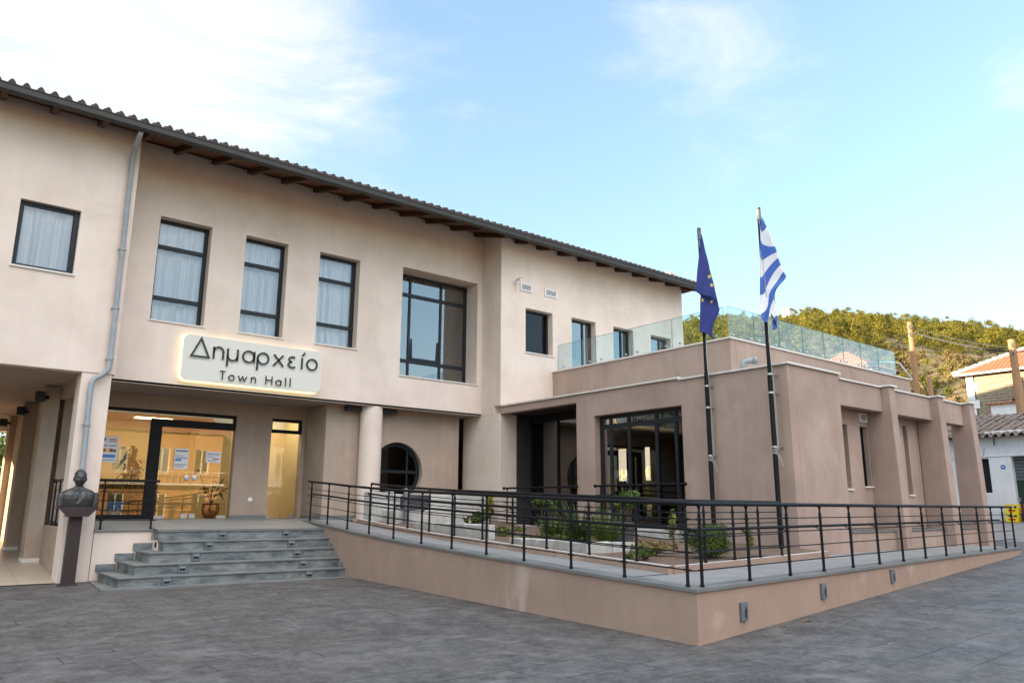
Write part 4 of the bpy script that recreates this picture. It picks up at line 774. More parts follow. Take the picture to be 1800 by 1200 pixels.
def flag(name, label, base, rows, px_m, polex, material, ys0, attr=None, thick=0.012):
    """rows of control points (x, y, depth[, stripe]) in cloth units, px_m units per metre"""
    def cr4(a, b, c, d, t): return tuple(0.5*((2*b_)+(-a_+c_)*t+(2*a_-5*b_+4*c_-d_)*t*t+(-a_+3*b_-3*c_+d_)*t**3) for a_, b_, c_, d_ in zip(a, b, c, d))
    def spl(pts, k): return [cr4(pts[max(i-1, 0)], pts[i], pts[i+1], pts[min(i+2, len(pts)-1)], j/k) for i in range(len(pts)-1) for j in range(k)]+[tuple(pts[-1])]
    rows = [spl(r, 7) for r in rows]; rows = [list(r) for r in zip(*[spl(list(c), 6) for c in zip(*rows)])]
    bx, by, bz = base; vs = []; st = []; nr, nc = len(rows), len(rows[0])
    for r in rows:
        for p in r:
            s = (p[0]-polex(p[1]))/px_m; v = Vector((bx, by, bz-(p[1]-ys0)/min(px_m, 383.0)))+FS*s+FD*(0.13+p[2]+0.012*math.sin(p[1]*0.021+p[0]*0.05)); vs.append(v); st.append(p[3] if len(p) > 3 else 0.0)
    mb = MB(); mb.add(vs, [(i*nc+j, i*nc+j+1, (i+1)*nc+j+1, (i+1)*nc+j) for i in range(nr-1) for j in range(nc-1)])
    me_o = mb.build(name, material, None, smooth=True); tag(me_o, label, 'flag', 'flags on the black poles')
    a = me_o.data.attributes.new('stripe', 'FLOAT', 'POINT'); a.data.foreach_set('value', st)
    return me_o
G_ = [ # x, y, depth, stripe
 [(655, 0, 0, 0.0), (657, 0, .02, 0.0), (660, 0, .03, 0.0), (662, 0, .02, 0.0), (660, 0, -.01, 0.0)],
 [(652, 90, 0, .95), (662, 100, .01, .75), (701, 92, .06, .99), (690, 90, -.02, .9), (680, 90, -.04, .9)],
 [(650, 150, 0, 2.0), (670, 165, -.02, 1.4), (733, 172, .08, 1.5), (712, 170, -.03, 1.4), (695, 165, -.06, 1.4)],
 [(648, 275, 0.01, 2.98), (679, 280, -.05, 2.35), (771, 278, .10, 2.05), (738, 278, -.05, 2.4), (715, 275, -.09, 2.4)],
 [(646, 380, 0.02, 3.35), (686, 385, -.07, 3.1), (800, 370, .10, 3.95), (752, 372, -.06, 3.5), (728, 372, -.10, 3.5)],
 [(644, 500, 0.03, 3.8), (695, 500, -.08, 4.05), (848, 497, .11, 6.0), (768, 497, -.07, 4.6), (742, 497, -.12, 4.6)],
 [(642, 580, 0.03, 4.3), (704, 590, -.08, 4.7), (866, 552, .11, 6.9), (780, 580, -.08, 5.4), (748, 590, -.12, 5.2)],
 [(641, 690, 0.03, 5.0), (714, 690, -.08, 5.35), (762, 655, .05, 6.95), (795, 690, -.10, 6.3), (757, 690, -.13, 6.0)],
 [(645, 790, 0.03, 5.55), (720, 795, -.06, 6.0), (752, 740, .03, 6.9), (812, 800, -.11, 7.3), (762, 810, -.13, 7.0)],
 [(655, 888, 0.03, 6.2), (722, 906, -.05, 6.9), (740, 835, .02, 7.3), (821, 880, -.12, 8.3), (772, 900, -.13, 8.0)],
 [(657, 891, 0.03, 6.25), (723, 909, -.05, 6.95), (741, 840, .02, 7.3), (821, 948, -.12, 8.9), (781, 983, -.13, 8.9)]]
flag('striped_flag', 'limp blue and white striped flag on the right-hand black pole', (14.43, 9.0, 7.92), G_, 415.0, lambda y: 655+0.073*y, 'stripes', 0)
E_ = [
 [(178, 165, 0), (179, 165, .01), (180, 165, .02), (181, 165, .0)],
 [(166, 330, .01), (188, 330, .05), (215, 330, .06), (196, 330, -.03)],
 [(148, 490, .03), (195, 490, .07), (250, 490, .08), (215, 490, -.05)],
 [(138, 600, .05), (200, 605, .09), (276, 600, .09), (232, 600, -.06)],
 [(131, 676, .06), (205, 712, .10), (298, 690, .09), (242, 690, -.07)],
 [(176, 708, .02), (240, 735, .08), (310, 745, .09), (255, 745, -.07)],
 [(176, 760, .00), (243, 770, .01), (322, 805, .08), (265, 800, -.08)],
 [(175, 850, .00), (250, 860, .03), (329, 856, .07), (272, 860, -.09)],
 [(175, 960, .00), (250, 980, .03), (283, 975, .03), (272, 978, -.08)],
 [(175, 1018, .00), (232, 1042, .02), (284, 1084, .01), (270, 1062, -.06)]]
EU = flag('starred_flag', 'limp plain blue flag with yellow stars on the left-hand black pole', (14.5, 10.69, 8.03), E_, 355.0, lambda y: 172+0.055*(y-100), 'eublue', 165)
bpy.context.view_layer.update(); dg = bpy.context.evaluated_depsgraph_get(); ev = EU.evaluated_get(dg)
for x, y, r, rot in ((244, 555, 20, 8), (262, 633, 20, 12), (193, 752, 19, 5), (268, 768, 15, -20), (249, 489, 9, 0)):
    s = (x-(172+0.055*(y-100)))/355; cp = Vector((14.5, 10.69, 8.03-(y-165)/355))+FS*s; mb = MB(); vs = []
    for k in range(10):
        a = R(90+36*k+rot); rr = r/355*(1 if k % 2 == 0 else 0.4); p = cp+FS*rr*math.cos(a)+Vector((0, 0, rr*math.sin(a)))
        ok, hit, _, _ = ev.ray_cast(p+FD*1.0-EU.location, -FD, distance=1.4); vs.append((hit+EU.location+FD*0.004) if ok else p+FD*0.1)
    ok, hit, _, _ = ev.ray_cast(cp+FD*1.0-EU.location, -FD, distance=1.4); vs.append((hit+EU.location+FD*0.004) if ok else cp+FD*0.1)
    mb.add(vs, [(k, (k+1) % 10, 10) for k in range(10)]); mb.build('star', 'gold', EU)

# ================================================================ BUST ON ITS POST
BU = thing('bust', 'dark bronze bust of a suited man on a slim steel post', 'bust', (3.16, 18.2, 0))
mb = MB(); mb.box(3.04, 18.12, 0.02, 3.28, 18.30, 1.42); mb.box(2.99, 18.08, 0.0, 3.33, 18.34, 0.025); mb.build('post', 'rust', BU, bevel=0.006)
mb = MB(); mb.prism([(2.78, 17.98, 1.56), (3.54, 17.98, 1.56), (3.36, 17.98, 1.36), (2.96, 17.98, 1.36)], (0, 0.02, 0)); mb.prism([(2.78, 18.001, 1.56), (3.54, 18.001, 1.56), (3.54, 18.001, 1.53), (2.78, 18.001, 1.53)], (0, 0.4, 0))
for x in (2.97, 3.16, 3.35): mb.tube((x, 17.965, 1.46), (x, 17.98, 1.46), 0.015, n=8)
mb.prism([(2.96, 18.002, 1.36), (3.36, 18.002, 1.36), (3.36, 18.002, 1.38), (2.96, 18.002, 1.38)], (0, 0.34, 0)); mb.build('tray', 'rust', BU)
def gauss(p, c, s): return math.exp(-sum(((p[i]-c[i])/s[i])**2 for i in range(3)))
mb = MB()                                   # head: a deformed ellipsoid, facing -Y
hc = Vector((3.16, 18.19, 2.135)); HS = 1.16; nu, nv = 56, 44; vs = []
for j in range(nv+1):
    a = math.pi*j/nv
    for i in range(nu):
        b = 2*math.pi*i/nu; d = Vector((math.sin(a)*math.cos(b), math.sin(a)*math.sin(b), math.cos(a)))
        p = Vector((d.x*0.098, d.y*0.118, d.z*0.152))
        if d.z < 0: p.x *= 1-0.22*d.z*d.z; p.y *= 1-0.10*d.z*d.z
        if d.y < 0: p.y *= 0.94
        o = 0.0; q = (p.x, p.y, p.z)
        o += 0.036*gauss(q, (0, -0.115, -0.025), (0.017, 0.05, 0.030)); o += 0.016*gauss(q, (0, -0.11, 0.012), (0.012, 0.05, 0.03))
        o += 0.012*(gauss(q, (0.036, -0.10, 0.032), (0.034, 0.05, 0.012))+gauss(q, (-0.036, -0.10, 0.032), (0.034, 0.05, 0.012)))
        o -= 0.013*(gauss(q, (0.036, -0.10, 0.008), (0.02, 0.05, 0.013))+gauss(q, (-0.036, -0.10, 0.008), (0.02, 0.05, 0.013)))
        o += 0.006*(gauss(q, (0.036, -0.10, 0.006), (0.011, 0.05, 0.007))+gauss(q, (-0.036, -0.10, 0.006), (0.011, 0.05, 0.007)))
        o += 0.011*gauss(q, (0, -0.10, -0.066), (0.03, 0.05, 0.008))+0.010*gauss(q, (0, -0.10, -0.084), (0.026, 0.05, 0.008))-0.007*gauss(q, (0, -0.10, -0.075), (0.03, 0.05, 0.004))
        o += 0.016*gauss(q, (0, -0.09, -0.118), (0.03, 0.05, 0.022)); o += 0.008*(gauss(q, (0.06, -0.07, -0.03), (0.025, 0.04, 0.03))+gauss(q, (-0.06, -0.07, -0.03), (0.025, 0.04, 0.03)))
        if d.z > 0.25: o += 0.010*min(1, (d.z-0.25)*4)*(1 if d.y > -0.75 else 0.2)+0.004*math.sin(b*17+a*9)*(d.z > 0.35)
        if d.z > -0.1 and d.y > 0.1: o += 0.006
        vs.append(hc+(p+d*o)*HS)
mb.add(vs, [(j*nu+i, (j+1)*nu+i, (j+1)*nu+(i+1) % nu, j*nu+(i+1) % nu) for j in range(nv) for i in range(nu)])
for s in (-1, 1): mb.ball(hc+Vector((s*0.116, 0.015, -0.012)), 0.042, 10, 8, sq=(0.4, 0.7, 1.1))
mb.tube((3.16, 18.22, 1.90), (3.16, 18.215, 2.10), 0.078, 0.068, n=20)
# torso: lofted rounded sections (z, half width, half depth, y shift)
sec = [(1.555, 0.275, 0.135, 0.01), (1.62, 0.285, 0.145, 0.005), (1.72, 0.305, 0.155, 0.0), (1.80, 0.312, 0.150, 0.0), (1.85, 0.300, 0.135, 0.005), (1.885, 0.262, 0.118, 0.01), (1.915, 0.195, 0.100, 0.012), (1.94, 0.13, 0.088, 0.015), (1.97, 0.088, 0.08, 0.018)]
n_ = 48; vs = []
for z, hw, hd, ysft in sec:
    for i in range(n_):
        a = 2*math.pi*i/n_; ca, sa = math.cos(a), math.sin(a); e = 0.72
        x_ = hw*abs(ca)**e*(1 if ca > 0 else -1); y_ = hd*abs(sa)**e*(1 if sa > 0 else -1)
        if sa < 0:
            y_ += 0.018*math.exp(-((abs(x_)-0.085-0.25*(z-1.72))/0.012)**2)*(z > 1.62)*(z < 1.93)*-1   # lapel folds
            y_ += 0.03*math.exp(-(x_/max(0.01, 0.06+0.30*(z-1.80)))**2)*(z > 1.66)*(z < 1.93)             # open collar
        vs.append((3.16+x_, 18.2+y_+ysft, z))
mb.add(vs, [(j*n_+i, j*n_+(i+1) % n_, (j+1)*n_+(i+1) % n_, (j+1)*n_+i) for j in range(len(sec)-1) for i in range(n_)]+[tuple(range(n_))[::-1], tuple(range((len(sec)-1)*n_, len(sec)*n_))])
for s in (-1, 1):
    mb.sweep([(3.16+s*0.285, 18.2, 1.84), (3.16+s*0.315, 18.195, 1.76), (3.16+s*0.325, 18.19, 1.66), (3.16+s*0.318, 18.185, 1.56)], [0.06, 0.072, 0.07, 0.066], 14)
    mb.prism([(3.16+s*0.02, 18.088, 1.70), (3.16+s*0.105, 18.07, 1.80), (3.16+s*0.085, 18.085, 1.91), (3.16+s*0.055, 18.11, 1.945)], (0, 0.03, 0))    # lapel
    mb.prism([(3.16+s*0.005, 18.10, 1.90), (3.16+s*0.06, 18.098, 1.90), (3.16+s*0.05, 18.13, 1.96), (3.16+s*0.01, 18.115, 1.93)], (0, 0.03, 0))       # shirt collar
mb.prism([(3.145, 18.085, 1.905), (3.175, 18.085, 1.905), (3.19, 18.075, 1.78), (3.16, 18.07, 1.70), (3.13, 18.075, 1.78)], (0, 0.04, 0))
bo = mb.build('figure', 'bronze', BU, smooth=True, weld=True)
rm = bo.modifiers.new('remesh', 'REMESH'); rm.mode = 'VOXEL'; rm.voxel_size = 0.0065; rm.use_smooth_shade = True
sm = bo.modifiers.new('smooth', 'SMOOTH'); sm.iterations = 2; sm.factor = 0.4
# ================================================================ SMALL FITTINGS
C = thing('security_camera', 'small white security camera on the wall beside the left square vent', 'camera', (15.3, 18.66, 8.72))
mb = MB(); mb.box(15.24, 18.66, 8.80, 15.34, 18.7, 8.92); mb.tube((15.29, 18.66, 8.86), (15.29, 18.52, 8.90), 0.02, n=8); mb.build('bracket', 'white', C)
mb = MB(); mb.tube((15.29, 18.60, 8.90), (15.25, 18.34, 8.86), 0.045, n=12); mb.tube((15.25, 18.34, 8.86), (15.249, 18.335, 8.859), 0.03, n=10); mb.box(15.20, 18.30, 8.905, 15.34, 18.60, 8.915); mb.build('housing', 'white', C)
mb = MB(); mb.tube((15.32, 18.68, 8.80), (15.33, 18.68, 8.55), 0.018, n=8); mb.build('cable_duct', 'white', C)
for y, z, t_ in ((20.9, 4.02, 'nearest the plaza'), (24.9, 4.05, 'second along the passage'), (28.9, 4.05, 'deepest in the passage')):
    x = 2.62 if y < 22 else 2.70
    L_ = thing('wall_lamp', 'dark box lamp under the passage ceiling, '+t_, 'lamp', (x, y, z), group='box lamps along the passage piers')
    mb = MB(); mb.box(x-0.11, y+0.25, z, x+0.09, y+0.45, z+0.24); mb.build('body', 'frame', L_, bevel=0.008); mb = MB(); mb.box(x+0.09, y+0.4, z+0.08, x+0.2, y+0.45, z+0.16); mb.build('bracket', 'frame', L_)

# ---- lobby things
def leafblade(mb, p, d, ln, w, droop=0.5, m=0, seg=4):
    p = Vector(p); d = Vector(d).normalized(); s = d.cross(Vector((0, 0, 1)));
    if s.length < 0.01: s = Vector((1, 0, 0))
    s.normalize(); vs = []
    for i in range(seg+1):
        t = i/seg; c = p+d*ln*t+Vector((0, 0, -droop*ln*t*t)); ww = w*(math.sin(math.pi*min(1, 0.12+t*0.88))**0.8 if i < seg else 0.05)
        vs += [c-s*ww/2, c+s*ww/2]
    mb.add(vs, [(2*i, 2*i+1, 2*i+3, 2*i+2) for i in range(seg)], m)
def cloud(mb, c, rad, n, size, rnd, m=0, shell=0.55):
    c = Vector(c)
    for _ in range(n):
        v = Vector((rnd.gauss(0, 1), rnd.gauss(0, 1), rnd.gauss(0, 1))).normalized(); r = shell+(1-shell)*rnd.random()
        p = c+Vector((v.x*rad[0], v.y*rad[1], v.z*rad[2]))*r; a = (v+Vector((rnd.uniform(-.9, .9), rnd.uniform(-.9, .9), rnd.uniform(-.7, .9)))).normalized()
        b = a.orthogonal().normalized(); b = (b*math.cos(rnd.random()*6.3)+a.cross(b)*math.sin(rnd.random()*6.3)); e = a.cross(b); s = size*rnd.uniform(0.6, 1.3)
        mb.add([p-b*s-e*s*0.35, p+e*s*0.5-b*s*0.1, p+b*s, p-e*s*0.5+b*s*0.1], [(0, 1, 2, 3)], m)
rnd = random.Random(3)
T = thing('potted_plant', 'leggy plant in a round terracotta pot behind the right glass door', 'plant', (7.3, 22.6, 1.25))
mb = MB(); mb.lathe([(0.15, 0), (0.22, 0.12), (0.245, 0.25), (0.22, 0.36), (0.24, 0.38), (0.24, 0.41), (0.19, 0.41), (0.19, 0.36)], (7.3, 22.6, 1.25), 24); mb.build('pot', 'terracotta', T, smooth=True)
mb = MB(); st_ = MB()
for k in range(5):
    a = k*1.3; tip = Vector((7.3+0.45*math.cos(a), 22.6+0.3*math.sin(a), 2.1+0.25*(k % 3))); st_.sweep([(7.3, 22.6, 1.6), (7.3+0.12*math.cos(a), 22.6+0.1*math.sin(a), 1.9), tip], 0.012, 6)
    for q in range(9): v = Vector((rnd.uniform(-1, 1), rnd.uniform(-1, 1), rnd.uniform(-.3, .6))); leafblade(mb, tip.lerp(Vector((7.3, 22.6, 1.75)), rnd.random()*0.6), v, 0.20, 0.09, 0.5)
st_.build('stem', 'bark', T); mb.build('leaf', 'leaf', T)
T = thing('tall_house_plant', 'tall dark leafy plant inside the left lobby window', 'plant', (5.15, 22.5, 1.25))
mb = MB(); mb.lathe([(0.16, 0), (0.2, 0.35), (0.17, 0.35), (0.17, 0.3)], (5.15, 22.5, 1.25), 20); mb.build('pot', 'orange', T)
mb = MB(); st_ = MB(); st_.sweep([(5.15, 22.5, 1.5), (5.1, 22.5, 2.2), (5.18, 22.5, 3.1)], 0.02, 6); st_.build('stem', 'bark', T)
for k in range(90): v = Vector((rnd.uniform(-1, 1), rnd.uniform(-1, 1), rnd.uniform(-.5, .5))); leafblade(mb, (5.1+rnd.gauss(0, .16), 22.5+rnd.gauss(0, .14), rnd.uniform(1.75, 3.15)), v, 0.34, 0.12, 0.7)
mb.build('leaf', 'leaf', T)
T = thing('house_plant', 'broad low house plant left of the tall one in the lobby window', 'plant', (4.65, 22.8, 1.25))
mb = MB(); mb.lathe([(0.14, 0), (0.18, 0.7), (0.15, 0.7), (0.15, 0.6)], (4.65, 22.8, 1.25), 20); mb.build('pot', 'orange', T)
mb = MB()
for k in range(40): a = rnd.uniform(0, 6.28); leafblade(mb, (4.65, 22.8, 1.95), (math.cos(a), math.sin(a), rnd.uniform(.3, 1.6)), 0.62, 0.12, 0.6)
mb.build('leaf', 'leaf', T)
T = thing('waste_bin', 'white bin lined with a blue bag behind the left lobby glass', 'bin', (4.68, 22.0, 1.25))
mb = MB(); mb.lathe([(0.16, 0), (0.2, 0.38), (0.19, 0.38), (0.18, 0.3)], (4.68, 22.0, 1.25), 18); mb.build('body', 'white', T)
mb = MB(); vs = []
for j, (r, z) in enumerate(((0.212, 0.22), (0.222, 0.32), (0.215, 0.40), (0.19, 0.43), (0.16, 0.36))):
    for i in range(24): k = r*(1+0.05*math.sin(i*2.6+j)); vs.append((4.68+k*math.cos(i*math.pi/12), 22.0+k*math.sin(i*math.pi/12), 1.25+z-0.05*math.sin(i*1.9)*(j == 0)))
mb.add(vs, [(j*24+i, j*24+(i+1) % 24, (j+1)*24+(i+1) % 24, (j+1)*24+i) for j in range(4) for i in range(24)]); mb.build('bag', 'bag', T)
T = thing('reception_counter', 'red-brown wooden reception counter behind the lobby plants', 'counter', (5.2, 24.2, 1.25))
mb = MB(); mb.box(4.2, 24.0, 1.25, 6.2, 24.1, 2.2); mb.box(4.2, 24.1, 1.25, 4.3, 24.7, 2.2); mb.build('front_panel', 'orange', T, bevel=0.01); mb = MB(); mb.box(4.15, 23.92, 2.2, 6.25, 24.75, 2.25); mb.build('top', 'rafter', T)
def poster(x0, z0, w, h, label, blocks, y=21.655):
    T = thing('poster', label, 'poster', (x0+w/2, y, z0)); mb = MB(); mb.box(x0, y-0.004, z0, x0+w, y, z0+h); mb.build('sheet', 'paper', T)
    cols = {}
    for (a, b, c, d, mt) in blocks: cols.setdefault(mt, []).append((a, b, c, d))
    for mt, bl in cols.items():
        mb = MB()
        for a, b, c, d in bl: mb.box(x0+a*w, y-0.0065, z0+b*h, x0+c*w, y-0.0042, z0+d*h)
        mb.build('print', mt, T)
poster(4.13, 2.66, 0.40, 0.66, 'white poster with red and yellow pictures on the left lobby glass', [(.1, .18, .9, .30, 'bag'), (.1, .40, .3, .52, 'redplastic'), (.32, .40, .5, .50, 'yellow'), (.52, .40, .72, .52, 'redplastic'), (.74, .40, .9, .5, 'leaf'), (.1, .82, .25, .93, 'ink'), (.45, .86, .9, .9, 'redplastic'), (.45, .79, .9, .82, 'redplastic'), (.1, .62, .4, .65, 'ink'), (.5, .62, .9, .65, 'ink'), (.1, .08, .9, .10, 'ink')])
poster(5.93, 2.55, 0.36, 0.55, 'pale lilac notice taped on the left glass door', [(.08, .85, .92, .90, 'ink'), (.08, .62, .6, .65, 'bag'), (.08, .52, .9, .55, 'ink'), (.08, .38, .5, .48, 'bag'), (.08, .2, .9, .23, 'ink'), (.08, .1, .7, .13, 'ink')])
poster(6.75, 2.75, 0.40, 0.30, 'small landscape notice taped on the right glass door', [(.1, .72, .9, .78, 'ink'), (.1, .5, .5, .56, 'bag'), (.45, .3, .9, .4, 'redplastic'), (.15, .15, .7, .2, 'ink')])

# ================================================================ GARDEN BETWEEN RAMP AND WING
mb = MB()
gy = [7.55, 9.5, 11.5, 14.0, 16.5, 18.6]
for a, b in zip(gy, gy[1:]):
    n = 6
    for k in range(n):
        f = lambda y, t: (ix(y)+0.13+(14.7-ix(y)-0.13)*t, max(y, 7.55+0.13*(ix(y)+(14.7-ix(y))*t-8.85)) if y < 8.6 else y, (rz_(y)+0.06)*(1-t)+(0.78+0.03*(y-8))*t+0.03*math.sin(y*3+t*9))
        mb.quad(f(a, k/n), f(b, k/n), f(b, (k+1)/n), f(a, (k+1)/n))
tag(mb.build('garden_soil', 'soil', smooth=True), kind='structure')
def rough_block(mb, pts, z0, z1, seed, th=0.16):
    r_ = random.Random(seed); pts = [Vector((p[0], p[1], 0)) for p in pts]
    for p, q in zip(pts, pts[1:]):
        ln = (q-p).length; n = max(1, int(ln/0.45)); d = (q-p)/n; nn = Vector((-d.y, d.x, 0)).normalized()*th
        for k in range(n):
            a = p+d*k; b = p+d*(k+0.985); j = lambda: r_.uniform(-.015, .015)
            lo = [a, b, b+nn, a+nn]; mb.add([(v.x+j(), v.y+j(), z0) for v in lo]+[(v.x+j(), v.y+j(), z1+j()*1.2) for v in lo], [(0, 3, 2, 1), (4, 5, 6, 7), (0, 1, 5, 4), (1, 2, 6, 5), (2, 3, 7, 6), (3, 0, 4, 7)])
mb = MB(); rough_block(mb, [(10.15, 16.3), (9.95, 13.0)], 0.8, 1.22, 1); o = mb.build('stone_edging', 'concrete', bevel=0.012); tag(o, 'rough pale concrete edging of the flower bed by the pale bench wall', 'edging')
mb = MB(); rough_block(mb, [(10.0, 12.4), (9.75, 9.9), (10.9, 9.75)], 0.7, 0.98, 2); o = mb.build('stone_edging', 'concrete', bevel=0.012); tag(o, 'rough pale stone edging round the spiky plants, ending at a square corner', 'edging')
mb = MB(); mb.box(14.25, 10.9, 0.6, 14.68, 18.65, 1.09); o = mb.build('plinth', 'concrete', bevel=0.015); tag(o, 'low rough concrete plinth under the railings of the brown wing', 'plinth')
BW = thing('bench_wall', 'rough pale masonry bench with a tall back wall below the round window', 'bench', (12, 18.2, 0.9))
mb = MB(); mb.box(10.75, 18.55, 0.8, 14.2, 18.85, 1.93); mb.build('back_wall', 'concrete', BW, bevel=0.02); mb = MB(); mb.box(10.35, 17.45, 0.75, 13.0, 18.548, 1.50); mb.build('seat_block', 'concrete', BW, bevel=0.02)
mb = MB(); mb.box(9.95, 18.2, 0.9, 10.7, 18.5, 1.98); o = mb.build('low_wall', 'concrete', bevel=0.015); tag(o, 'short grey rendered wall stub at the foot of the round column', 'wall')
T = thing('storage_box', 'dark grey rounded plastic box on the pale bench', 'box', (11.2, 17.95, 1.5))
mb = MB(); mb.prism([(p[0], 17.7, p[2]) for p in rrect(10.85, 1.5, 11.55, 1.90, 0.09, 0)], (0, 0.45, 0)); mb.build('body', 'cushion', T, bevel=0.02); mb = MB(); mb.box(10.87, 17.69, 1.80, 11.53, 18.16, 1.812); mb.build('lid_seam', 'frame', T)
T = thing('ashtray_post', 'slim steel ashtray post in front of the round window', 'ashtray', (10.55, 17.3, 1.15))
mb = MB(); mb.tube((10.55, 17.3, 1.1), (10.55, 17.3, 1.85), 0.075, n=16); mb.build('post', 'greybox', T, smooth=False); mb = MB(); mb.lathe([(0.085, 0), (0.09, 0.2), (0.08, 0.23), (0.06, 0.23)], (10.55, 17.3, 1.85), 16); mb.build('top', 'steel', T)
def spiky(label, loc, n, h, mt='leaf', seed=1, w=0.03):
    r_ = random.Random(seed); T = thing('spiky_plant', label, 'plant', loc); mb = MB()
    for _ in range(n): a = r_.uniform(0, 6.28); leafblade(mb, (loc[0]+r_.gauss(0, .06), loc[1]+r_.gauss(0, .06), loc[2]), (math.cos(a)*r_.uniform(.15, 1), math.sin(a)*r_.uniform(.15, 1), 1.1), h*r_.uniform(.6, 1.15), w, r_.uniform(.05, .45))
    mb.build('leaf', mt, T); return T
def bushy(label, loc, rad, n, size, mt='leaf', seed=1, stem=0.3, cat='shrub', clumps=7, flower=None, name='shrub'):
    r_ = random.Random(seed); T = thing(name, label, cat, loc); mb = MB(); sm_ = MB()
    for k in range(clumps):
        v = Vector((r_.uniform(-1, 1)*rad[0], r_.uniform(-1, 1)*rad[1], r_.uniform(-.7, .8)*rad[2]))*0.6; c = Vector(loc)+Vector((0, 0, stem+rad[2]))+v
        cloud(mb, c, (rad[0]*.5, rad[1]*.5, rad[2]*.45), n//clumps, size, r_, shell=0.3); sm_.sweep([loc, Vector(loc).lerp(c, .5)+Vector((0, 0, .1)), c], 0.012, 5)
    mb.build('foliage', mt, T); sm_.build('stem', 'bark', T)
    if flower:
        f = MB()
        for k in range(9): p = Vector(loc)+Vector((r_.uniform(-1, 1)*rad[0], r_.uniform(-1, 1)*rad[1], stem+rad[2]*(1+r_.uniform(-.6, 1)))); cloud(f, p, (.02, .02, .02), 5, .018, r_)
        f.build('flower', flower, T)
    return T
spiky('dark green spiky grass plant in the middle of the stone edging', (10.95, 11.3, .85), 150, 1.1, seed=2)
spiky('fine spiky grass plant nearest the black pot', (10.75, 10.4, .82), 140, 1.0, seed=3, w=.024)
spiky('low spiky tuft left of the dark green spiky grass', (11.1, 12.3, .88), 110, .8, seed=4)
bushy('yellow-green feathery shrub before the dark recess', (12.6, 14.3, .95), (.45, .45, .32), 900, .05, 'leaf', 5, .35)
bushy('green feathery shrub rising behind the black pot', (12.6, 11.5, .9), (.42, .42, .28), 500, .06, 'leaf', 6, .55)
T = bushy('dense round bright green conifer bush at the ramp corner', (10.9, 8.2, .72), (.44, .42, .36), 12000, .02, 'cypress', 7, -.02, clumps=26, name='conifer_bush')
bushy('slim variegated plant left of the conifer bush', (11.4, 9.3, .8), (.10, .10, .35), 110, .05, 'leafv', 8, .1, 'plant', name='variegated_plant')
bushy('slim variegated plant right of the conifer bush under the flagpole', (12.25, 8.3, .78), (.12, .12, .30), 170, .05, 'leafv', 9, .05, 'plant', name='variegated_plant')
bushy('dark leafy plant with red flowers beside the pale bench', (11.4, 15.4, .95), (.35, .35, .3), 260, .07, 'leaf', 10, .1, 'plant', flower='red', name='flowering_plant')
bushy('slim yellowish plant at the foot of the wing pier', (12.5, 16.3, 1.0), (.2, .2, .4), 150, .07, 'leafy', 11, .2, 'plant', name='young_shrub')
bushy('low plant with pink flowers inside the pale edging', (11.0, 13.7, .9), (.4, .4, .14), 240, .05, 'leaf', 12, .0, 'plant', flower='pink', name='flowering_plant')
bushy('dry brownish clump near the square stone corner', (10.5, 9.0, .76), (.4, .4, .14), 260, .05, 'scrub', 13, .0, 'plant', name='dry_plant')
bushy('dense dark ground plant under the spiky grasses', (10.6, 11.7, .84), (.5, .9, .12), 900, .035, 'leaf', 15, .0, 'plant', clumps=18, name='ground_plant')
bushy('dense dark ground plant before the plinth of the glazed bay', (12.3, 12.6, .9), (.8, 1.2, .16), 1400, .04, 'leaf', 16, .0, 'plant', clumps=24, name='ground_plant')
bushy('dry brown ground plant between the conifer bush and the variegated plant', (11.3, 9.9, .8), (.7, .5, .10), 700, .035, 'scrub', 17, .0, 'plant', clumps=18, name='dry_plant')
bushy('low dark clump with tiny pink flowers at the inner kerb corner', (9.75, 8.55, .74), (.3, .3, .12), 220, .045, 'leaf', 14, .0, 'plant', flower='pink', name='flowering_plant')
T = thing('plant_pot', 'large black plastic plant pot by the glazed bay', 'pot', (11.9, 11.0, .85)); mb = MB(); mb.lathe([(.17, 0), (.24, .42), (.26, .42), (.26, .47), (.23, .47), (.21, .38)], (11.9, 11.0, .85), 22); mb.build('body', 'cushion', T, smooth=False); mb = MB(); mb.lathe([(.001, .40), (.22, .41)], (11.9, 11.0, .85), 22); mb.build('soil', 'soil', T)

# ================================================================ STREET AND HOUSES ON THE RIGHT
WH = thing('white_house', 'low whitewashed house with sagging old clay roof and dark green door', 'house', (33, 9, 1.1))
mb = MB(); mb.wall((31, 0, 0), Y, MX, -4, 16, 0.6, 4.35, [(9.05, 0.6, 10.0, 3.42), (10.72, 2.16, 11.25, 3.38)], 0.35); mb.wall((0, 16, 0), X, Y, 31, 38, 0.6, 4.5, [], 0.3); mb.build('wall', 'whitewash', WH, bevel=0.02)
mb = MB(); mb.box(31.27, 9.05, 0.6, 31.31, 10.0, 2.52); mb.box(31.25, 9.05, 2.52, 31.31, 10.0, 2.58); mb.box(31.25, 9.1, 1.2, 31.27, 9.14, 2.5); mb.box(31.25, 9.52, 1.2, 31.27, 9.56, 2.5); dr = mb.build('door', 'green_door', WH); mb = MB(); mb.box(31.22, 9.93, 1.85, 31.27, 9.97, 2.0); mb.build('handle', 'steel', dr)
mb = MB(); mb.box(31.29, 9.05, 2.58, 31.31, 10.0, 3.42); dr2 = mb.build('shutter', 'gutter', WH)
mb = MB()
for k in range(7): mb.box(31.27, 9.05, 2.6+k*.118, 31.291, 10.0, 2.69+k*.118)
mb.build('slat', 'greybox', dr2)
mb = MB(); mb.box(31.2, 10.72, 2.16, 31.24, 11.25, 3.38); w = mb.build('window', 'frame', WH)
mb = MB(); mb.box(30.97, -4, 3.44, 31.0, 16, 3.475); mb.build('ledge', 'whitewash', WH)
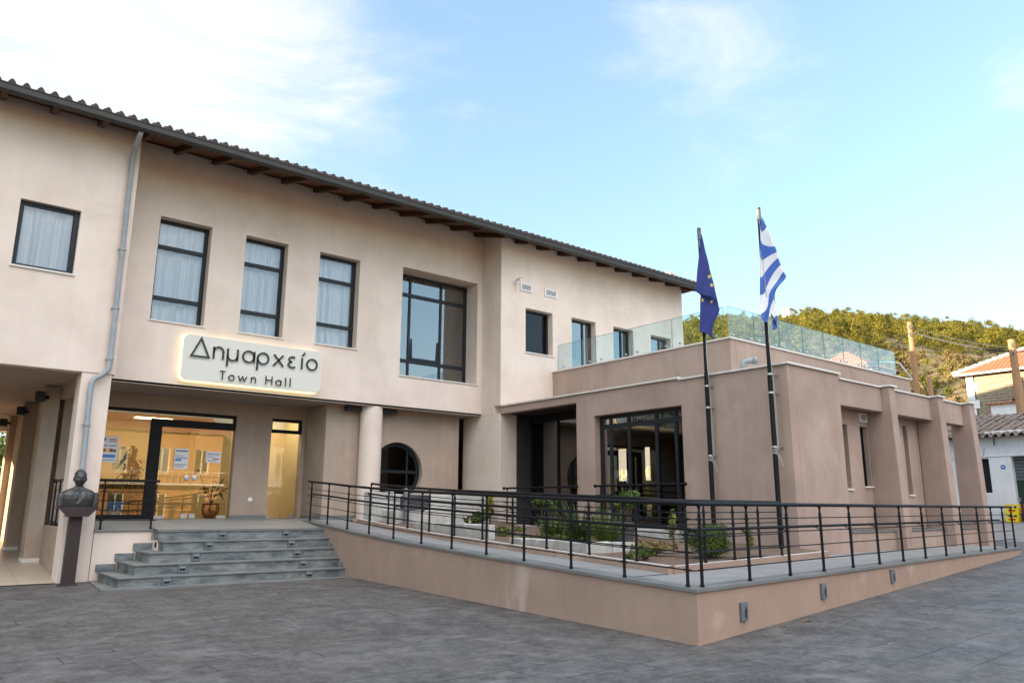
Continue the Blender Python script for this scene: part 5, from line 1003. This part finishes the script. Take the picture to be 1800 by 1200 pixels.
mb = MB(); mb.tube((30.985, 10.27, 3.06), (30.997, 10.27, 3.06), .08, n=18); o = mb.build('round_sign', 'blue', WH)
mb = MB(); mb.box(30.977, 10.23, 3.045, 30.984, 10.31, 3.075); mb.build('mark', 'white', o)
mb = MB(); r_ = random.Random(5)                # old pan tiles, each course and column jittered
for j in range(9):
    for i in range(76):
        y0 = -4.3+i*0.27; x0 = 30.62+j*0.42; z0 = 4.20+j*0.115+0.05*math.sin(i*.33)+r_.uniform(-.02, .02); a = r_.uniform(-.03, .03)
        for s, (oy, oz, cv) in enumerate(((0, 0.06, 1), (0.135, 0.0, -1))):
            vs = []
            for t in (0, 1):
                for k in range(5): th = math.pi*k/4; vs.append((x0+t*0.50, y0+oy+0.078*math.cos(th)+a*t, z0+oz+t*0.135+cv*0.06*math.sin(th)-(.03 if cv > 0 else -.03)))
            mb.add(vs, [(k, k+1, 6+k, 5+k) for k in range(4)])
            mb.add([vs[k] for k in range(5)]+[(vs[k][0], vs[k][1], vs[k][2]-.02) for k in range(5)], [(k, k+1, 6+k, 5+k) for k in range(4)])
mb.quad((30.7, -4.3, 4.12), (34.6, -4.3, 5.15), (34.6, 16.3, 5.15), (30.7, 16.3, 4.12)); mb.quad((34.6, -4.3, 5.3), (38.6, -4.3, 4.2), (38.6, 16.3, 4.2), (34.6, 16.3, 5.3))
mb.build('roof', 'oldtile', WH)
mb = MB(); mb.sweep([(30.98, 10.45, 4.1), (30.97, 10.45, 3.9), (30.95, 10.45, 3.85)], .02, 6); mb.sweep([(30.98, 10.8, 3.75), (30.98, 10.85, 3.5), (30.975, 10.88, 3.44)], .008, 5); mb.build('cable', 'frame', WH)
def crate(name, label, loc, mt, h=.30):
    T = thing(name, label, 'crate', loc, group='bottle crates at the white house door'); x, y, z = loc; mb = MB(); w_, l_ = .15, .20
    mb.box(x-w_, y-l_, z, x+w_, y+l_, z+.02)
    for (a, b, c, d) in ((-w_, -l_, -w_+.02, l_), (w_-.02, -l_, w_, l_), (-w_+.02, -l_, w_-.02, -l_+.02), (-w_+.02, l_-.02, w_-.02, l_)):
        mb.box(x+a, y+b, z+.02, x+c, y+d, z+h*.55); mb.box(x+a, y+b, z+h*.8, x+c, y+d, z+h)
    for a in (-1, 1):
        for b in (-1, 1): mb.box(x+a*w_-a*.0-.02*(a > 0), y+b*l_-.04*(b > 0), z+h*.55, x+a*w_+.02*(a < 0), y+b*l_+.04*(b < 0), z+h*.8)
    mb.build('body', mt, T)
    mb = MB(); mb.box(x-w_-.003, y-.11, z+.06, x-w_-.0005, y+.11, z+.12); mb.build('print', 'redplastic' if mt == 'yellow' else 'paper', T)
    mb = MB()
    for k in range(6): mb.lathe([(.035, .02), (.035, .2), (.015, .26), (.015, .29)], (x-.08+.08*(k % 3), y-.08+.16*(k // 3), z), 8)
    mb.build('bottle', 'frame', T)
zc = gz(30.6)
crate('bottle_crate', 'yellow bottle crate on the pavement, lower of the two', (30.6, 10.02, zc), 'yellow'); crate('bottle_crate', 'yellow bottle crate stacked on top of the lower one', (30.6, 10.0, zc+.302), 'yellow'); crate('bottle_crate', 'red bottle crate beside the yellow crates', (30.6, 9.44, zc+.302), 'redplastic'); crate('bottle_crate', 'red bottle crate on the ground under the other red one', (30.6, 9.45, zc), 'redplastic')

SHs = thing('stone_house', 'old stone house with orange hipped tile roof catching the sun', 'house', (52, 12, 3.2))
mb = MB(); mb.wall((48, 0, 0), Y, MX, 6.5, 17.2, 2.6, 9.2, [(10.3, 7.4, 11.2, 8.6)], .4); mb.wall((0, 17.2, 0), X, Y, 48, 57, 2.6, 9.2, [], .4); mb.build('wall', 'masonry', SHs)
mb = MB()
for k in range(13): mb.box(47.96, 17.2-(.55 if k % 2 else .35), 2.7+k*.5, 48.0, 17.23, 3.18+k*.5)
mb.build('corner_quoin', 'whitewash', SHs); mb = MB(); mb.box(47.97, 15.2, 2.8, 48.0, 16.3, 7.15); mb.build('patched_door', 'brickred', SHs)
mb = MB(); mb.box(47.45, 6.5, 6.4, 47.95, 15.95, 7.25); mb.build('lean_to', 'whitewash', SHs); mb = MB(); mb.box(47.3, 6.5, 7.26, 48, 16.1, 7.34); mb.build('lean_to_roof', 'newtile', SHs); mb = MB(); mb.box(47.40, 13.9, 6.0, 47.449, 14.6, 7.0); mb.build('brick_pier', 'brickred', SHs); mb = MB(); mb.box(47.42, 12.9, 6.0, 47.449, 13.88, 7.0); mb.build('opening', 'dark', SHs)
mb = MB()
for y, z, s in ((16.75, 7.35, .14), (14.5, 8.55, .16), (14.9, 7.5, .12)): mb.box(47.985, y-s, z-s, 48.0, y+s, z+s)
mb.build('wall_hole', 'dark', SHs)
mb = MB(); e0, e1 = (47.5, 17.7, 9.2), (47.5, 6.0, 9.2); f0, f1 = (57.5, 17.7, 9.2), (57.5, 6.0, 9.2); r0, r1 = (52.5, 13.2, 11.6), (52.5, 10.5, 11.6)
mb.quad(e0, e1, r1, r0); mb.quad(f0, f1, r1, r0); mb.add([e0, f0, r0], [(0, 1, 2)]); mb.add([e1, f1, r1], [(0, 1, 2)]); mb.quad((47.5, 17.7, 9.12), (47.5, 6, 9.12), (57.5, 6, 9.12), (57.5, 17.7, 9.12)); rf = mb.build('roof', 'newtile', SHs)
mb = MB()
for a, b in ((e0, r0), (r0, r1), (e1, r1)):
    a, b = Vector(a), Vector(b); n = int((b-a).length/.42)
    for k in range(n): mb.tube(a.lerp(b, k/n)+Vector((0, 0, .06)), a.lerp(b, (k+1.1)/n)+Vector((0, 0, .02)), .13, .10, 8)
mb.build('ridge_tile', 'cap', rf); mb = MB(); mb.box(47.44, 6.0, 9.08, 47.5, 17.7, 9.2); mb.build('eave_gutter', 'cap', rf)
HB = thing('tiled_house', 'cream house with tiled hip roof half hidden behind the terrace glass', 'house', (49, 22, 5))
mb = MB(); mb.wall((45.4, 0, 0), Y, MX, 21.4, 26.0, 3, 9.95, [], .3); mb.wall((0, 21.4, 0), X, MY, 45.71, 48.2, 3, 9.95, [], .3); mb.wall((0, 26.0, 0), X, Y, 45.71, 48.2, 3, 9.95, [], .3); mb.build('wall', 'room', HB)
mb = MB(); a, b, c, d, r0 = (44.9, 26.3, 9.9), (44.9, 21.0, 9.9), (48.7, 21.0, 9.9), (48.7, 26.3, 9.9), (46.8, 23.6, 11.45)
for q in ((a, b), (b, c), (c, d), (d, a)): mb.add([q[0], q[1], r0], [(0, 1, 2)])
mb.build('roof', 'newtile', HB)

def upole(label, x, y, z0, z1, r=.14, arm=True):
    T = thing('utility_pole', label, 'utility pole', (x, y, z0)); mb = MB(); mb.tube((x, y, z0), (x, y, z1), r*1.15, r*.82, 14); mb.build('pole', 'pole', T)
    if arm:
        mb = MB()
        for dz in (.35, .75): mb.tube((x-.35, y-.1, z1-dz), (x+.35, y+.1, z1-dz), .035, n=6); mb.ball((x-.33, y-.1, z1-dz+.08), .07, 8, 6); mb.ball((x+.33, y+.1, z1-dz+.08), .07, 8, 6)
        mb.build('insulator', 'greybox', T)
    return T
U1 = upole('tall weathered utility pole with a street lamp arm behind the terrace', 40, 16.68, 2.2, 11.0, .15)
mb = MB(); mb.sweep([(39.95, 16.8, 8.0), (39.8, 17.3, 8.9), (39.6, 17.9, 9.05), (39.5, 18.3, 9.03)], .04, 8); o = mb.build('lamp_arm', 'steel', U1); mb = MB(); mb.box(39.35, 18.2, 8.93, 39.6, 18.75, 9.06); mb.build('lamp_head', 'greybox', o)
upole('thick weathered utility pole in front of the stone house', 40, 12.22, 2.2, 9.33, .19)
upole('short broken utility pole between the wing and the stone house', 40, 16.03, 2.2, 8.05, .14, False)
def cable(label, a, b, sag, r=.02, n=14):
    a, b = Vector(a), Vector(b); mb = MB(); mb.sweep([a.lerp(b, i/n)+Vector((0, 0, -sag*4*(i/n)*(1-i/n))) for i in range(n+1)], r, 5); tag(mb.build('overhead_cable', 'frame'), label, 'cable', 'overhead cables between the poles')
cable('thick sagging black cable strung between the two wooden poles', (40, 16.6, 10.45), (40, 12.3, 8.75), .12, .045)
cable('thin sagging cable just above the thick one between the poles', (40, 16.6, 10.75), (40, 12.3, 8.95), .15, .02)
cable('cable dropping from the lamp pole toward the hillside house', (40, 16.7, 10.5), (46, 24.5, 9.5), .3, .03)
cable('cable running right from the thick pole out over the stone house', (40, 12.2, 8.75), (40, 4.0, 8.4), .15, .03)

# pharmacy across the back street, seen through the glazed bay
PH = thing('pharmacy', 'pale pharmacy shopfront with lit lettering and green neon cross seen through the glass', 'shop', (37, 31, 1.5))
mb = MB(); mb.wall((35, 0, 0), Y, MX, 24, 38, 1.5, 7.5, [(26, 1.6, 35, 3.15)], .3); mb.box(35.3, 24, 1.5, 42, 38, 7.4); mb.build('wall', 'white', PH)
mb = MB()
for ch, k in zip('φαρμακείο'.replace('ί', 'ι'), range(9)):
    for pts, cl in glyph(ch, 0, 0, .42):
        m2 = MB(); stroke(m2, pts, .09, 0, .05, 0, cl); mb.add([(34.93+p[1], 34.2-k*.62-p[0], 3.42+p[2]) for p in m2.v], m2.f)
mb.build('lettering', 'lamplit', PH)
mb = MB(); mb.box(34.4, 34.75, 3.0, 34.5, 35.0, 4.2); mb.box(34.4, 34.3, 3.45, 34.5, 35.45, 3.75); mb.build('neon_cross', 'neon', PH)
mb = MB(); mb.box(35.05, 26, 1.6, 35.1, 35, 3.15); mb.build('shop_window', 'glassblue', PH)

# ---- buildings on the far side of the plaza (mirrored in the doors and windows)
def town_house(label, x0, x1, h, mt, y0=-20, floors=2):
    T = thing('house', label, 'house', ((x0+x1)/2, y0-4, 0)); mb = MB(); holes = []; n = int((x1-x0)/2.6)
    for f in range(floors):
        for k in range(n):
            cx = x0+(k+.5)*(x1-x0)/n; b = .2 if f == 0 else f*3.4+.6; holes.append((cx-.55, b, cx+.55, b+2.3 if f == 0 else b+2.0))
    mb.wall((0, y0, 0), X, Y, x0, x1, 0, h, holes, .3); mb.box(x0, y0-9, 0, x0+.2, y0-.31, h); mb.box(x1-.2, y0-9, 0, x1, y0-.31, h); mb.box(x0, y0-9, h-.2, x1, y0-.31, h); mb.build('wall', mt, T)
    for (a, b, c, d) in holes:
        mb = MB(); mb.box(a, y0-.2, b, c, y0-.14, b+.08); mb.box(a, y0-.2, d-.08, c, y0-.14, d); mb.box(a, y0-.2, b+.08, a+.08, y0-.14, d-.08); mb.box(c-.08, y0-.2, b+.08, c, y0-.14, d-.08); mb.box((a+c)/2-.04, y0-.2, b+.08, (a+c)/2+.04, y0-.14, d-.08); w = mb.build('window', 'white', T)
        mb = MB(); mb.quad((a+.04, y0-.17, b+.04), (c-.04, y0-.17, b+.04), (c-.04, y0-.17, d-.04), (a+.04, y0-.17, d-.04)); mb.build('pane', 'glassdark', w)
    mb = MB(); mb.box(x0, y0+.01, 3.1, x1, y0+1.2, 3.25)
    for k in range(int((x1-x0)/.5)): mb.box(x0+k*.5, y0+1.15, 3.25, x0+k*.5+.03, y0+1.18, 4.1)
    mb.box(x0, y0+1.13, 4.1, x1, y0+1.2, 4.15); mb.build('balcony', 'white', T)
    mb = MB(); mb.quad((x0-.4, y0+.5, h), (x1+.4, y0+.5, h), (x1+.4, y0-4.5, h+1.8), (x0-.4, y0-4.5, h+1.8)); mb.quad((x0-.4, y0-9.5, h), (x1+.4, y0-9.5, h), (x1+.4, y0-4.5, h+1.8), (x0-.4, y0-4.5, h+1.8)); mb.build('roof', 'newtile', T)
town_house('ochre town house with long balcony across the plaza, mirrored in the entrance doors', 9, 21, 7.2, 'ochre'); town_house('white town house across the plaza, right of the ochre one', 22, 33, 6.6, 'white'); town_house('tall cream town house across the plaza, left of the ochre one', -6, 8, 8.0, 'inner')
town_house('low brownish town house farthest left across the plaza', -24, -7, 5.5, 'wing')

# ================================================================ HILL AND TREES
SKY_T = [(20, 9.0), (40, 13.0), (47.8, 13.9), (52.3, 13.7), (55.8, 13.75), (59, 13.5), (61.4, 13.7), (64.3, 13.2), (66.6, 12.75), (69.3, 12.2), (71.8, 11.6), (73.8, 10.8), (80, 9.0), (95, 5.0), (110, 3)]
def lin(tb, x):
    for (a, p), (b, q) in zip(tb, tb[1:]):
        if x <= b: return p+(q-p)*(x-a)/(b-a)
    return tb[-1][1]
RR = 460.0
def hz(az, r):
    top = 1.6+RR*math.tan(R(lin(SKY_T, az)))-6.5; t = max(0.0, (r-66)/(RR-66))
    base = 4.5
    if t <= 1: return base+(top-base)*(t**0.92)+1.2*math.sin(az*1.1+r*.05)*min(1, t*6)*(1-t)
    return top-(r-RR)*.22
mb = MB(); azs = [18+1.0*i for i in range(94)]; rs = [60, 75, 90, 105, 120, 140, 160, 180, 200, 220, 240, 270, 300, 335, 370, 405, 440, 460, 475, 520, 700]
vs = [(r*math.sin(R(a)), r*math.cos(R(a)), hz(a, r) if r > 60 else 0) for a in azs for r in rs]; nr = len(rs)
mb.add(vs, [(i*nr+j, (i+1)*nr+j, (i+1)*nr+j+1, i*nr+j+1) for i in range(len(azs)-1) for j in range(nr-1)])
tag(mb.build('hillside', 'hill', smooth=True), kind='structure')
def tree_mesh(seed, kind):
    r_ = random.Random(seed); mb = MB()
    if kind == 'pine':
        H = 6.4; mb.tube((0, 0, -.5), (0, 0, H*.75), .17, .06, 6, 1)
        for k in range(38):
            t = r_.random()**.85; z = H*(.10+.84*t); w_ = 2.5*(1-t)**.6+.3; a = r_.uniform(0, 6.28); q = w_*r_.uniform(.25, .9)
            c = (q*math.cos(a), q*math.sin(a), z); s = r_.uniform(.5, .95); cloud(mb, c, (s, s, s*.8), 85, .115, r_, 0, .4)
    elif kind == 'round':
        H = 5
        mb.tube((0, 0, -.5), (0, 0, H*.5), .2, .1, 6, 1)
        for k in range(24):
            v = Vector((r_.gauss(0, 1), r_.gauss(0, 1), r_.gauss(0, .8))).normalized()*r_.uniform(.5, 1); c = (v.x*1.9, v.y*1.9, H*.58+v.z*1.7); s = r_.uniform(.6, .95); cloud(mb, c, (s, s, s*.8), 90, .115, r_, 0, .4)
    else:
        for k in range(9): a = r_.uniform(0, 6.28); q = r_.uniform(0, 1.1); c = (q*math.cos(a), q*math.sin(a), r_.uniform(.4, 1.5)); s = r_.uniform(.4, .8); cloud(mb, c, (s, s, s*.75), 44, .13, r_, 0, .3)
    return mb
protos = {}
for kind, mt, n in (('pine', 'pine', 5), ('round', 'pine', 3), ('scrub', 'scrub', 3), ('green', 'pine', 2)):
    protos[kind] = []
    for i in range(n):
        mb = tree_mesh(50+i*7+len(kind), kind); o = mb.build({'pine': 'pine_tree', 'round': 'pine_tree'}.get(kind, 'bush'), [mt, 'bark'], None, local=True); protos[kind].append(o)
used = set(); pts = []; r_ = random.Random(11); counts = dict(pine=0, scrub=0)
def place(kind, az, r, s):
    o = r_.choice(protos[kind]); z = hz(az, r); loc = (r*math.sin(R(az)), r*math.cos(R(az)), z-.3)
    if o.name in used: c = o.copy(); col.objects.link(c)
    else: c = o; used.add(o.name)
    c.location = loc; c.rotation_euler = (0, 0, r_.uniform(0, 6.28)); c.scale = (s*r_.uniform(.85, 1.15), s*r_.uniform(.85, 1.15), s*r_.uniform(.85, 1.2))
    if kind in ('pine', 'round'): tag(c, 'sunlit green pine among many on the wooded hillside', 'tree', 'pines on the hillside')
    elif kind == 'green': tag(c, 'small round green bush on the lower hillside', 'bush', 'green bushes on the lower hillside')
    else: tag(c, 'bare reddish-brown bush on the lower dry hillside', 'bush', 'dry bushes on the lower hillside')
tries = 0
while counts['pine'] < 285 and tries < 60000:
    tries += 1; az = r_.uniform(51.0, 75.4); r = math.sqrt(r_.uniform(142**2, 330**2)) if counts['pine'] > 70 else r_.uniform(446, 466)
    lim = 145 if az < 60 else 145+(az-60)*1.5
    if r < lim: continue
    x, y = r*math.sin(R(az)), r*math.cos(R(az)); dmin = 4.6
    if any((x-a)**2+(y-b)**2 < dmin*dmin for a, b in pts): continue
    pts.append((x, y)); counts['pine'] += 1; place('pine' if r_.random() < .72 else 'round', az, r, r_.uniform(.6, 1.15)*(1.1 if r > 400 else 1))
wv, wf, tpl = [], [], []                  # the rest of the wood, beyond counting
for k in range(10):
    t_ = MB(); H = 4.6+.28*k
    for q in range(16):
        t = r_.random()**.85; w_ = 2.2*(1-t)**.6+.3; a = r_.uniform(0, 6.28); g = w_*r_.uniform(.25, .9); sz = r_.uniform(.55, .95)
        cloud(t_, (g*math.cos(a), g*math.sin(a), H*(.12+.82*t)), (sz, sz, sz*.8), 36, .16, r_, 0, .4)
    tpl.append((t_.v, t_.f))
for k in range(1500):
    az = r_.uniform(48, 77); r = math.sqrt(r_.uniform(150**2, 464**2)); lim = 150 if az < 60 else 150+(az-60)*1.5
    if r < lim: continue
    z = hz(az, r)-.3; ox_, oy_ = r*math.sin(R(az)), r*math.cos(R(az)); tv, tf = r_.choice(tpl); n0 = len(wv); q = r_.choice((.6, .75, .9, 1.0, 1.2))
    wv += [(ox_+v_.x*q, oy_+v_.y*q, z+v_.z*q) for v_ in map(Vector, tv)]; wf += [tuple(i_+n0 for i_ in f_) for f_ in tf]
mb = MB(); mb.v = wv; mb.f = wf; mb.m = [0]*len(wf); tag(mb.build('pine_wood', 'pine2'), 'dense green pine wood filling the hillside between the single trees', 'wood', kind='stuff')
tries = 0; nb = 0
while nb < 255 and tries < 9000:
    tries += 1; az = r_.uniform(60, 75); r = r_.uniform(74, 172); x, y = r*math.sin(R(az)), r*math.cos(R(az))
    if any((x-a)**2+(y-b)**2 < 2.2**2 for a, b in pts): continue
    pts.append((x, y)); nb += 1; place('scrub' if r_.random() < .82 else 'green', az, r, r_.uniform(.6, 1.35))
HT = thing('lookout_hut', 'tiny pale hut on the skyline between the pines', 'hut', (0, 0, 0)); az, r = 59.6, 455
HT.location = (r*math.sin(R(az)), r*math.cos(R(az)), hz(az, r)); WL[HT.name] = HT.location.copy(); hx, hy, hz_ = HT.location
mb = MB(); mb.box(hx-2.2, hy-2.2, hz_-1, hx+2.2, hy+2.2, hz_+8.6); mb.build('wall', 'cap', HT); mb = MB(); mb.box(hx-2.9, hy-2.9, hz_+8.61, hx+2.9, hy+2.9, hz_+9.1); mb.build('roof', 'brickred', HT)

# ---- trees beyond the passage
def broad_tree(label, loc, H, Rr, seed, mt='cypress'):
    r_ = random.Random(seed); T = thing('broadleaf_tree', label, 'tree', loc); x, y, z = loc; mb = MB(); mb.sweep([(x, y, z-.2), (x+.1, y, z+H*.3), (x, y+.1, z+H*.6)], [.22, .16, .08], 8)
    cr_ = MB()
    for k in range(46):
        v = Vector((r_.gauss(0, 1), r_.gauss(0, 1), r_.gauss(0, 1))).normalized()*r_.uniform(.35, 1); c = Vector((x+v.x*Rr, y+v.y*Rr, z+H*.55+v.z*H*.45)); cloud(cr_, c, (.75, .75, .6), 110, .16, r_, 0, .3)
        if k < 8: mb.sweep([(x, y, z+H*.35), ((x+c.x)/2, (y+c.y)/2, (z+H*.4+c.z)/2), tuple(c)], [.08, .05, .02], 6)
    mb.build('trunk', 'bark', T); cr_.build('crown', mt, T)
broad_tree('dark leafy tree filling the left of the passage opening', (1.6, 50, .6), 7.5, 2.6, 21); broad_tree('leafy tree filling the right of the passage opening', (6.2, 56, .6), 9.0, 3.0, 22)
broad_tree('low leafy tree between the two behind the passage', (4.1, 62, .6), 6.0, 2.6, 23)
T = thing('street_lamp', 'slim street lamp with a flat curved head beyond the passage', 'street lamp', (3.05, 40, .7)); mb = MB(); mb.tube((3.05, 40, .7), (3.05, 40, 4.15), .05, .04, 10); mb.build('post', 'steel', T)
mb = MB(); mb.lathe([(.02, .10), (.2, .07), (.34, 0), (.30, -.01), (.05, .02)], (3.05, 40, 4.1), 18); mb.build('lamp_shade', 'steel', T, smooth=True)

# ---- dry litter at the foot of the ramp wall
for x, y, lb in ((9.55, 6.02, 'small curled dead leaf at the foot of the ramp wall, nearer the corner'), (10.15, 6.02, 'larger dark dead leaf against the foot of the ramp wall')):
    mb = MB(); k_ = 0.05 if x < 10 else 0.08
    mb.add([(x-k_, y-.02, gz(x)+.006), (x, y-.07, gz(x)+.02), (x+k_, y-.01, gz(x)+.008), (x+.02, y+.03, gz(x)+.03), (x-.03, y+.02, gz(x)+.022)], [(0, 1, 2, 3, 4)]); mb.add([(x-k_, y-.02, gz(x)+.005), (x-k_*1.7, y-.03, gz(x)+.012), (x-k_, y-.012, gz(x)+.01)], [(0, 1, 2)]); tag(mb.build('dead_leaf', 'bark'), lb, 'leaf')
